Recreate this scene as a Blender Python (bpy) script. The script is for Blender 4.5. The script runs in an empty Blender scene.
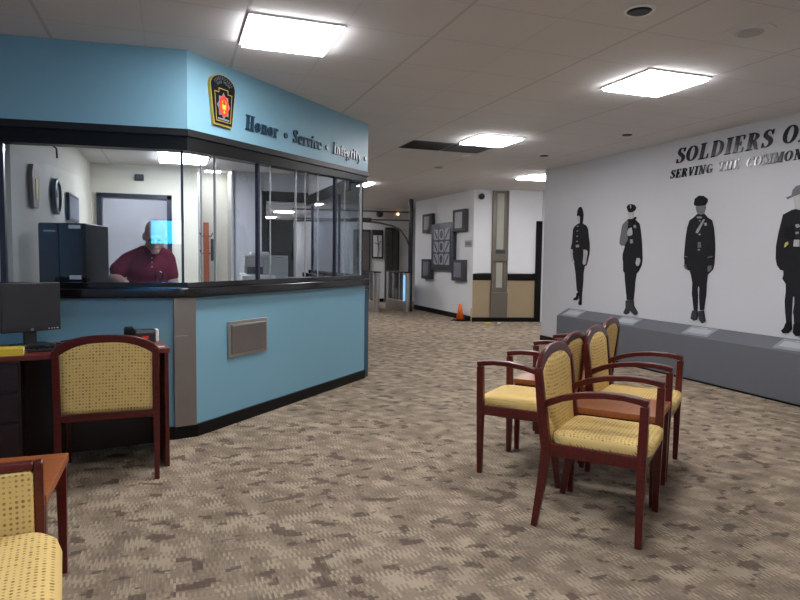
import bpy, bmesh, math, random
from mathutils import Vector, Matrix
PI = math.pi
random.seed(7)
SC = bpy.context.scene
COL = SC.collection

# ------------------------------------------------------------------ materials
def lin(c):
    return tuple(((v/255)/12.92 if v/255 <= .04045 else ((v/255+.055)/1.055)**2.4) for v in c) + (1,)

def newmat(name):
    m = bpy.data.materials.new(name); m.use_nodes = True
    nt = m.node_tree; b = nt.nodes['Principled BSDF']
    return m, nt, b

def mat(name, rgb, rough=.5, metal=0, spec=.5, noise=.06, nscale=8, bump=0, bscale=200, coat=0):
    m, nt, b = newmat(name)
    N, L = nt.nodes, nt.links
    c = lin(rgb)
    tc = N.new('ShaderNodeTexCoord')
    nz = N.new('ShaderNodeTexNoise'); nz.inputs['Scale'].default_value = nscale; nz.inputs['Detail'].default_value = 4
    L.new(tc.outputs['Object'], nz.inputs['Vector'])
    mx = N.new('ShaderNodeMix'); mx.data_type = 'RGBA'
    mx.inputs[6].default_value = tuple(v*(1-noise) for v in c[:3])+(1,)
    mx.inputs[7].default_value = tuple(min(1, v*(1+noise)) for v in c[:3])+(1,)
    L.new(nz.outputs['Fac'], mx.inputs[0]); L.new(mx.outputs[2], b.inputs['Base Color'])
    b.inputs['Roughness'].default_value = rough; b.inputs['Metallic'].default_value = metal
    b.inputs['Specular IOR Level'].default_value = spec
    if coat:
        b.inputs['Coat Weight'].default_value = coat; b.inputs['Coat Roughness'].default_value = .15
    if bump:
        n2 = N.new('ShaderNodeTexNoise'); n2.inputs['Scale'].default_value = bscale
        L.new(tc.outputs['Object'], n2.inputs['Vector'])
        bp = N.new('ShaderNodeBump'); bp.inputs['Strength'].default_value = bump; bp.inputs['Distance'].default_value = .01
        L.new(n2.outputs['Fac'], bp.inputs['Height']); L.new(bp.outputs['Normal'], b.inputs['Normal'])
    return m

def wood(name, rgb, rgb2, rough=.3, axis=0):
    m, nt, b = newmat(name); N, L = nt.nodes, nt.links
    tc = N.new('ShaderNodeTexCoord'); mp = N.new('ShaderNodeMapping')
    s = [30, 30, 30]; s[axis] = 2.5; mp.inputs['Scale'].default_value = s
    L.new(tc.outputs['Object'], mp.inputs['Vector'])
    nz = N.new('ShaderNodeTexNoise'); nz.inputs['Scale'].default_value = 1.6; nz.inputs['Detail'].default_value = 5
    L.new(mp.outputs['Vector'], nz.inputs['Vector'])
    cr = N.new('ShaderNodeValToRGB'); cr.color_ramp.elements[0].position = .3; cr.color_ramp.elements[1].position = .7
    cr.color_ramp.elements[0].color = lin(rgb); cr.color_ramp.elements[1].color = lin(rgb2)
    L.new(nz.outputs['Fac'], cr.inputs['Fac']); L.new(cr.outputs['Color'], b.inputs['Base Color'])
    b.inputs['Roughness'].default_value = rough
    return m

def emis(name, rgb, strength):
    m, nt, b = newmat(name)
    b.inputs['Base Color'].default_value = (.8, .8, .8, 1)
    b.inputs['Emission Color'].default_value = lin(rgb); b.inputs['Emission Strength'].default_value = strength
    return m

def math_node(nt, op, a, b=None, c=None):
    n = nt.nodes.new('ShaderNodeMath'); n.operation = op
    for i, v in enumerate((a, b, c)):
        if v is None: continue
        if isinstance(v, (int, float)): n.inputs[i].default_value = v
        else: nt.links.new(v, n.inputs[i])
    return n.outputs[0]

def fabric(name, base, dot, ax=(0, 1), pitch=(.021, .021), r=.2, rough=.9):
    m, nt, b = newmat(name); N, L = nt.nodes, nt.links
    tc = N.new('ShaderNodeTexCoord'); sp = N.new('ShaderNodeSeparateXYZ'); L.new(tc.outputs['Object'], sp.inputs[0])
    third = 3-ax[0]-ax[1]
    u = math_node(nt, 'DIVIDE', math_node(nt, 'MULTIPLY_ADD', sp.outputs[third], .3, sp.outputs[ax[0]]), pitch[0])
    v = math_node(nt, 'DIVIDE', math_node(nt, 'ADD', sp.outputs[ax[1]], sp.outputs[third]), pitch[1])
    fu = math_node(nt, 'SUBTRACT', math_node(nt, 'FRACT', u), .5); fv = math_node(nt, 'SUBTRACT', math_node(nt, 'FRACT', v), .5)
    d = math_node(nt, 'SQRT', math_node(nt, 'ADD', math_node(nt, 'MULTIPLY', fu, fu), math_node(nt, 'MULTIPLY', fv, fv)))
    # each cell its own strength
    cb = N.new('ShaderNodeCombineXYZ'); L.new(math_node(nt, 'FLOOR', u), cb.inputs[0]); L.new(math_node(nt, 'FLOOR', v), cb.inputs[1])
    wn = N.new('ShaderNodeTexWhiteNoise'); L.new(cb.outputs[0], wn.inputs['Vector'])
    rad = math_node(nt, 'ADD', math_node(nt, 'MULTIPLY', wn.outputs['Value'], .12), r-.02)
    on = math_node(nt, 'LESS_THAN', d, rad)
    on = math_node(nt, 'MULTIPLY', on, math_node(nt, 'ADD', math_node(nt, 'MULTIPLY', wn.outputs['Value'], .6), .4))
    nz = N.new('ShaderNodeTexNoise'); nz.inputs['Scale'].default_value = 300; L.new(tc.outputs['Object'], nz.inputs['Vector'])
    m1 = N.new('ShaderNodeMix'); m1.data_type = 'RGBA'; c = lin(base)
    m1.inputs[6].default_value = tuple(x*.85 for x in c[:3])+(1,); m1.inputs[7].default_value = tuple(min(1, x*1.12) for x in c[:3])+(1,)
    L.new(nz.outputs['Fac'], m1.inputs[0])
    m2 = N.new('ShaderNodeMix'); m2.data_type = 'RGBA'; L.new(on, m2.inputs[0]); L.new(m1.outputs[2], m2.inputs[6]); m2.inputs[7].default_value = lin(dot)
    L.new(m2.outputs[2], b.inputs['Base Color']); b.inputs['Roughness'].default_value = rough
    b.inputs['Specular IOR Level'].default_value = .2
    return m

def glassmat(name, tint=(235, 240, 245), refl=1.0):
    m = bpy.data.materials.new(name); m.use_nodes = True; nt = m.node_tree; N, L = nt.nodes, nt.links
    N.remove(N['Principled BSDF'])
    fr = N.new('ShaderNodeLayerWeight'); fr.inputs['Blend'].default_value = .5      # Schlick reflectance of a thin pane
    k = math_node(nt, 'MULTIPLY', math_node(nt, 'ADD', math_node(nt, 'MULTIPLY', math_node(nt, 'POWER', fr.outputs['Facing'], 5), .96), .04), refl)
    t = N.new('ShaderNodeBsdfTransparent'); t.inputs['Color'].default_value = lin(tint)
    g = N.new('ShaderNodeBsdfGlossy'); g.inputs['Roughness'].default_value = .015
    mx = N.new('ShaderNodeMixShader'); L.new(k, mx.inputs[0]); L.new(t.outputs[0], mx.inputs[1]); L.new(g.outputs[0], mx.inputs[2])
    L.new(mx.outputs[0], N['Material Output'].inputs['Surface'])
    return m

def carpet():
    m, nt, b = newmat('patterned_carpet'); N, L = nt.nodes, nt.links
    tc = N.new('ShaderNodeTexCoord'); sp = N.new('ShaderNodeSeparateXYZ'); L.new(tc.outputs['Object'], sp.inputs[0])
    X, Y = sp.outputs[0], sp.outputs[1]
    def snap(v, s): return math_node(nt, 'MULTIPLY', math_node(nt, 'FLOOR', math_node(nt, 'DIVIDE', v, s)), s)
    def noise(x, y, sx, sy, off, detail=1.5):
        c = N.new('ShaderNodeCombineXYZ')
        L.new(math_node(nt, 'MULTIPLY', x, sx), c.inputs[0]); L.new(math_node(nt, 'MULTIPLY', y, sy), c.inputs[1]); c.inputs[2].default_value = off
        n = N.new('ShaderNodeTexNoise'); n.inputs['Scale'].default_value = 1; n.inputs['Detail'].default_value = detail
        L.new(c.outputs[0], n.inputs['Vector']); return n.outputs['Fac']
    xs = snap(X, .022); ys = snap(Y, .014)
    comb = math_node(nt, 'GREATER_THAN', math_node(nt, 'FRACT', math_node(nt, 'DIVIDE', X, .022)), .5)   # comb-like fringes
    xs2 = math_node(nt, 'ADD', xs, 0); ys2 = math_node(nt, 'ADD', ys, math_node(nt, 'MULTIPLY', comb, .04))
    nA = noise(xs, ys, 9.5, 11, 1.3)          # dark brown blocks
    nB = noise(xs2, ys2, 9, 12.5, 7.7)          # light tan blocks with fringes
    nC = noise(xs2, ys2, 10, 13, 13.1)
    def sm(v, lo, hi):
        r = N.new('ShaderNodeMapRange'); r.inputs[1].default_value = lo; r.inputs[2].default_value = hi; L.new(v, r.inputs[0]); return r.outputs[0]
    def mix(f, a, c2, k=1.0):
        mx = N.new('ShaderNodeMix'); mx.data_type = 'RGBA'
        L.new(math_node(nt, 'MULTIPLY', f, k), mx.inputs[0])
        if isinstance(a, tuple): mx.inputs[6].default_value = a
        else: L.new(a, mx.inputs[6])
        mx.inputs[7].default_value = c2; return mx.outputs[2]
    col = mix(sm(nC, .46, .52), lin((133, 119, 103)), lin((146, 131, 114)))
    col = mix(sm(nB, .56, .60), col, lin((178, 163, 140)), .65)
    nB2 = math_node(nt, 'SUBTRACT', 1, nB)
    col = mix(sm(nB2, .58, .62), col, lin((104, 91, 79)), .55)
    col = mix(sm(nA, .612, .64), col, lin((80, 67, 60)), .72)
    # fine ribs of the pile
    rib = math_node(nt, 'GREATER_THAN', math_node(nt, 'FRACT', math_node(nt, 'DIVIDE', X, .011)), .55)
    nR = noise(xs, ys, 4, 8, 21.0)
    ribm = math_node(nt, 'MULTIPLY', rib, sm(nR, .5, .56))
    col = mix(ribm, col, lin((105, 95, 86)), .28)
    nF = N.new('ShaderNodeTexNoise'); nF.inputs['Scale'].default_value = 350; L.new(tc.outputs['Object'], nF.inputs['Vector'])
    hs = N.new('ShaderNodeHueSaturation'); L.new(col, hs.inputs['Color']); L.new(math_node(nt, 'ADD', math_node(nt, 'MULTIPLY', nF.outputs['Fac'], .5), .75), hs.inputs['Value'])
    hs.inputs['Saturation'].default_value = 1.0
    L.new(hs.outputs[0], b.inputs['Base Color']); b.inputs['Roughness'].default_value = .95; b.inputs['Specular IOR Level'].default_value = .1
    bp = N.new('ShaderNodeBump'); bp.inputs['Strength'].default_value = .3; bp.inputs['Distance'].default_value = .004
    L.new(nF.outputs['Fac'], bp.inputs['Height']); L.new(bp.outputs['Normal'], b.inputs['Normal'])
    return m

def ceilmat():
    m, nt, b = newmat('ceiling_tiles'); N, L = nt.nodes, nt.links
    tc = N.new('ShaderNodeTexCoord'); sp = N.new('ShaderNodeSeparateXYZ'); L.new(tc.outputs['Object'], sp.inputs[0])
    def line(v, off, pitch, w):
        f = math_node(nt, 'FRACT', math_node(nt, 'DIVIDE', math_node(nt, 'SUBTRACT', v, off-w/2), pitch))
        return math_node(nt, 'LESS_THAN', f, w/pitch)
    a = line(sp.outputs[0], 1.60, 1.17, .022); a2 = line(sp.outputs[0], 1.015, 1.17, .014); c = line(sp.outputs[1], 3.315, .585, .016)
    g = math_node(nt, 'MAXIMUM', a, math_node(nt, 'MAXIMUM', math_node(nt, 'MULTIPLY', a2, .35), math_node(nt, 'MULTIPLY', c, .6)))
    nz = N.new('ShaderNodeTexNoise'); nz.inputs['Scale'].default_value = 1.3; nz.inputs['Detail'].default_value = 3; L.new(tc.outputs['Object'], nz.inputs['Vector'])
    m1 = N.new('ShaderNodeMix'); m1.data_type = 'RGBA'; m1.inputs[6].default_value = lin((212, 210, 210)); m1.inputs[7].default_value = lin((224, 222, 222)); L.new(nz.outputs['Fac'], m1.inputs[0])
    m2 = N.new('ShaderNodeMix'); m2.data_type = 'RGBA'; L.new(math_node(nt, 'MULTIPLY', g, .32), m2.inputs[0]); L.new(m1.outputs[2], m2.inputs[6]); m2.inputs[7].default_value = lin((140, 132, 126))
    L.new(m2.outputs[2], b.inputs['Base Color']); b.inputs['Roughness'].default_value = .8; b.inputs['Specular IOR Level'].default_value = .2
    return m

M = {}
M['carpet'] = carpet(); M['ceiling'] = ceilmat()
M['blue'] = mat('blue_paint', (114, 158, 176), .45, noise=.04, nscale=2)
M['blue_shaded'] = mat('shaded_blue_paint', (58, 86, 106), .5)
M['wall_grey'] = mat('pale_grey_wall', (196, 196, 199), .42, noise=.03, nscale=1.5)
M['wall_white'] = mat('white_wall', (228, 230, 232), .5, noise=.03, nscale=1.5)
M['wall_cream'] = mat('cream_wall', (208, 204, 190), .6, noise=.03, nscale=2)
M['wall_lilac'] = mat('lilac_grey_wall', (172, 172, 177), .6, noise=.03)
M['tan'] = mat('tan_wainscot', (160, 142, 112), .55, noise=.05, nscale=6)
M['black'] = mat('black_trim', (9, 9, 10), .35, 0, .22)
M['black_satin'] = mat('black_satin_trim', (22, 22, 24), .4, 0, .3)
M['equip'] = mat('equipment_black', (7, 7, 9), .4, 0, .2)
M['black_gloss'] = mat('black_gloss', (12, 12, 14), .12, coat=.3)
M['greytrim'] = mat('grey_metal_trim', (88, 90, 92), .45, metal=.3)
M['steel'] = mat('brushed_steel', (150, 146, 144), .32, metal=.9, noise=.15, nscale=5)
M['steel_light'] = mat('satin_steel', (175, 175, 170), .3, metal=.8)
M['pilaster'] = mat('bronze_grey_metal', (110, 104, 94), .4, metal=.4)
M['chrome'] = mat('bright_seam', (200, 205, 208), .25, metal=.6)
M['mullion'] = mat('navy_mullion', (32, 34, 52), .3)
M['glass'] = glassmat('clear_glass')
M['glass_dim'] = glassmat('smoky_glass', (205, 210, 218), 1.0)
M['charcoal'] = mat('charcoal_plinth', (96, 98, 103), .55, noise=.06)
M['placard'] = mat('grey_placard', (172, 175, 177), .3)
M['placard_edge'] = mat('placard_edge', (135, 139, 143), .3)
M['cherry'] = wood('cherry_wood', (62, 14, 11), (96, 25, 18), .28)
M['cherry_top'] = wood('orange_cherry_top', (146, 80, 38), (164, 94, 46), .35)
M['desktop'] = wood('red_brown_desk_top', (88, 30, 28), (120, 44, 38), .3)
M['wood_shaded'] = wood('shaded_wood', (26, 12, 10), (38, 18, 14), .4)  # near-black: shade under the desk put into the wood colour
M['fab_seat'] = fabric('dotted_seat_fabric', (226, 196, 128), (150, 114, 60), (0, 1), (.017, .017))
M['fab_back'] = fabric('dotted_back_fabric', (222, 192, 122), (150, 114, 60), (0, 2), (.017, .017))
M['letter'] = mat('black_letter', (16, 22, 30), .18)
M['letter_blue'] = mat('navy_letter', (24, 52, 70), .3)
M['diffuser'] = emis('lit_diffuser', (253, 252, 255), 17)
M['plastic_grey'] = mat('grey_plastic', (176, 174, 172), .5)
M['plastic_dark'] = mat('dark_plastic', (34, 35, 38), .4)
M['screen'] = mat('dark_screen', (40, 42, 46), .35)
M['white'] = mat('white_plastic', (225, 225, 222), .5)
M['yellow'] = mat('yellow_cover', (220, 190, 50), .4)
M['orange'] = mat('cone_orange', (245, 105, 20), .5)
M['gold'] = mat('gold', (186, 160, 70), .35, metal=.5)
M['silver'] = mat('silver_print', (120, 124, 128), .4, metal=.3)
M['red'] = mat('enamel_red', (226, 60, 40), .3)
M['grille'] = mat('dark_grille', (52, 52, 54), .6)
M['oak'] = wood('orange_oak', (170, 84, 50), (196, 104, 66), .4, 2)
M['skin'] = mat('skin', (226, 172, 152), .55, noise=.08, nscale=20)
M['shirt'] = mat('maroon_polo', (126, 22, 54), .85, noise=.1, nscale=30)
M['trousers'] = mat('dark_trousers', (40, 42, 52), .85)
M['hair'] = mat('grey_hair', (205, 202, 198), .8)
M['frame_blue'] = mat('blue_black_frame', (36, 40, 52), .35)
M['print'] = mat('grey_print', (112, 116, 128), .35, noise=.3, nscale=30)
M['cyan_lit'] = emis('lit_cyan_panel', (70, 160, 210), .45)
M['amber'] = emis('amber_lamp', (255, 190, 120), 2)
M['poster'] = emis('lit_poster', (240, 200, 120), .9)
# officers: printed greys
M['D'] = mat('print_dark_uniform', (27, 26, 31), .65, 0, .2, noise=.25, nscale=14)
M['K'] = mat('print_black', (13, 13, 17), .65, 0, .2)
M['B'] = mat('print_boot_grey', (52, 51, 55), .6, 0, .2, noise=.5, nscale=25)
M['print_light'] = mat('pale_print', (156, 161, 172), .35, noise=.25, nscale=25)
M['slot'] = mat('pale_slot_panel', (166, 166, 152), .4)
M['G'] = mat('print_mid_grey', (98, 98, 102), .4, noise=.2, nscale=18)
M['L'] = mat('print_light_grey', (178, 176, 172), .4, noise=.1, nscale=18)
M['M'] = mat('print_highlight', (150, 150, 148), .4)
M['Y'] = mat('print_yellow', (190, 180, 90), .4)

# ------------------------------------------------------------------ mesh builder
class MB:
    def __init__(s): s.bm = bmesh.new()
    def _add(s, vs, fs, mi=0, T=None):
        bv = [s.bm.verts.new(T @ Vector(v) if T else v) for v in vs]
        for f in fs:
            try:
                fc = s.bm.faces.new([bv[i] for i in f]); fc.material_index = mi
            except ValueError: pass
        return s
    def box(s, x0, x1, y0, y1, z0, z1, mi=0, T=None):
        v = [(x, y, z) for z in (z0, z1) for y in (y0, y1) for x in (x0, x1)]
        return s._add(v, [(0, 2, 3, 1), (4, 5, 7, 6), (0, 1, 5, 4), (2, 6, 7, 3), (0, 4, 6, 2), (1, 3, 7, 5)], mi, T)
    def prism(s, pts, a0, a1, axis='z', mi=0, T=None):
        def P(p, a):
            return {'z': (p[0], p[1], a), 'x': (a, p[0], p[1]), 'y': (p[0], a, p[1])}[axis]
        n = len(pts)
        v = [P(p, a0) for p in pts]+[P(p, a1) for p in pts]
        f = [tuple(range(n))[::-1], tuple(range(n, 2*n))]+[(i, (i+1) % n, n+(i+1) % n, n+i) for i in range(n)]
        return s._add(v, f, mi, T)
    def loft(s, rings, mi=0, caps=True, T=None):
        n = len(rings[0]); v = [p for r in rings for p in r]; f = []
        for k in range(len(rings)-1):
            for i in range(n):
                f.append((k*n+i, k*n+(i+1) % n, (k+1)*n+(i+1) % n, (k+1)*n+i))
        if caps: f += [tuple(range(n))[::-1], tuple(range((len(rings)-1)*n, len(rings)*n))]
        return s._add(v, f, mi, T)
    def tube(s, path, r, seg=10, mi=0, T=None):
        path = [Vector(p) for p in path]; rings = []
        rr = r if isinstance(r, (list, tuple)) else [r]*len(path)
        for i, p in enumerate(path):
            d = (path[min(i+1, len(path)-1)]-path[max(i-1, 0)]).normalized()
            a = d.cross(Vector((0, 0, 1)))
            if a.length < .05: a = d.cross(Vector((1, 0, 0)))
            a.normalize(); b = d.cross(a)
            rings.append([tuple(p+(a*math.cos(t)+b*math.sin(t))*rr[i]) for t in [2*PI*k/seg for k in range(seg)]])
        return s.loft(rings, mi, True, T)
    def bar(s, path, hw, hh, side=(1, 0, 0), mi=0, T=None):
        """rectangular section swept along a path; hw along `side`, hh perpendicular (single values or lists)"""
        path = [Vector(p) for p in path]; sd = Vector(side).normalized(); rings = []
        for i, p in enumerate(path):
            d = (path[min(i+1, len(path)-1)]-path[max(i-1, 0)]).normalized(); b = d.cross(sd).normalized()
            w = hw[i] if isinstance(hw, list) else hw; h = hh[i] if isinstance(hh, list) else hh
            rings.append([tuple(p+sd*w*a+b*h*c) for a, c in ((-1, -1), (1, -1), (1, 1), (-1, 1))])
        return s.loft(rings, mi, True, T)
    def lathe(s, prof, c=(0, 0, 0), seg=24, mi=0, T=None):
        rings = [[(c[0]+r*math.cos(2*PI*k/seg), c[1]+r*math.sin(2*PI*k/seg), c[2]+z) for k in range(seg)] for r, z in prof]
        return s.loft(rings, mi, True, T)
    def ell(s, c, r, seg=16, mi=0, T=None, rot=None):
        rings = []
        for j in range(1, seg):
            a = PI*j/seg; ring = []
            for k in range(seg):
                t = 2*PI*k/seg; v = Vector((r[0]*math.sin(a)*math.cos(t), r[1]*math.sin(a)*math.sin(t), -r[2]*math.cos(a)))
                if rot: v = rot @ v
                ring.append(tuple(Vector(c)+v))
            rings.append(ring)
        return s.loft(rings, mi, True, T)
    def build(s, name, mats, parent=None, bevel=0, smooth=False, seg=2, loc=None):
        bmesh.ops.recalc_face_normals(s.bm, faces=s.bm.faces[:])
        me = bpy.data.meshes.new(name); s.bm.to_mesh(me); s.bm.free()
        if not isinstance(mats, (list, tuple)): mats = [mats]
        for m in mats: me.materials.append(m)
        o = bpy.data.objects.new(name, me); COL.objects.link(o)
        if parent: o.parent = parent
        if loc: o.location = loc
        if bevel:
            bv = o.modifiers.new('bevel', 'BEVEL'); bv.width = bevel; bv.segments = seg; bv.limit_method = 'ANGLE'; bv.angle_limit = .6
            bv.harden_normals = False
        if smooth or (bevel and seg > 1):
            for p in me.polygons: p.use_smooth = True
            if bevel:
                wn = o.modifiers.new('wn', 'WEIGHTED_NORMAL')
        return o

def tag(o, label=None, cat=None, group=None, kind=None):
    if label: o['label'] = label
    if cat: o['category'] = cat
    if group: o['group'] = group
    if kind: o['kind'] = kind
    return o
def struct(o, label=None, cat=None):
    return tag(o, label, cat, None, 'structure')
def empty(name, loc, rz=0, label=None, cat=None, group=None):
    o = bpy.data.objects.new(name, None); COL.objects.link(o); o.empty_display_size = .1
    o.location = loc; o.rotation_euler = (0, 0, rz)
    return tag(o, label, cat, group)
def copy_tree(o, parent=None):
    kids = [c for c in COL.objects if c.parent == o]
    c = o.copy(); COL.objects.link(c); c.parent = parent
    for k in kids: copy_tree(k, c)
    return c

def offset(path, d):
    """offset a polyline to its right-hand side by d with mitred corners"""
    out = []; n = len(path)
    for i in range(n):
        def nr(a, b):
            v = Vector((b[0]-a[0], b[1]-a[1])).normalized(); return Vector((v.y, -v.x))
        if i == 0: m = nr(path[0], path[1]); k = 1
        elif i == n-1: m = nr(path[-2], path[-1]); k = 1
        else:
            a = nr(path[i-1], path[i]); b = nr(path[i], path[i+1]); m = (a+b).normalized(); k = 1/max(.3, m.dot(a))
        out.append((path[i][0]+m.x*d*k, path[i][1]+m.y*d*k))
    return out
def strip(mb, path, d0, d1, z0, z1, mi=0):
    n = len(path)
    z0 = z0 if isinstance(z0, list) else [z0]*n; z1 = z1 if isinstance(z1, list) else [z1]*n
    A = offset(path, d0); B = offset(path, d1)
    rings = [[(a[0], a[1], p), (b[0], b[1], p), (b[0], b[1], q), (a[0], a[1], q)] for a, b, p, q in zip(A, B, z0, z1)]
    return mb.loft(rings, mi)
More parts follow.
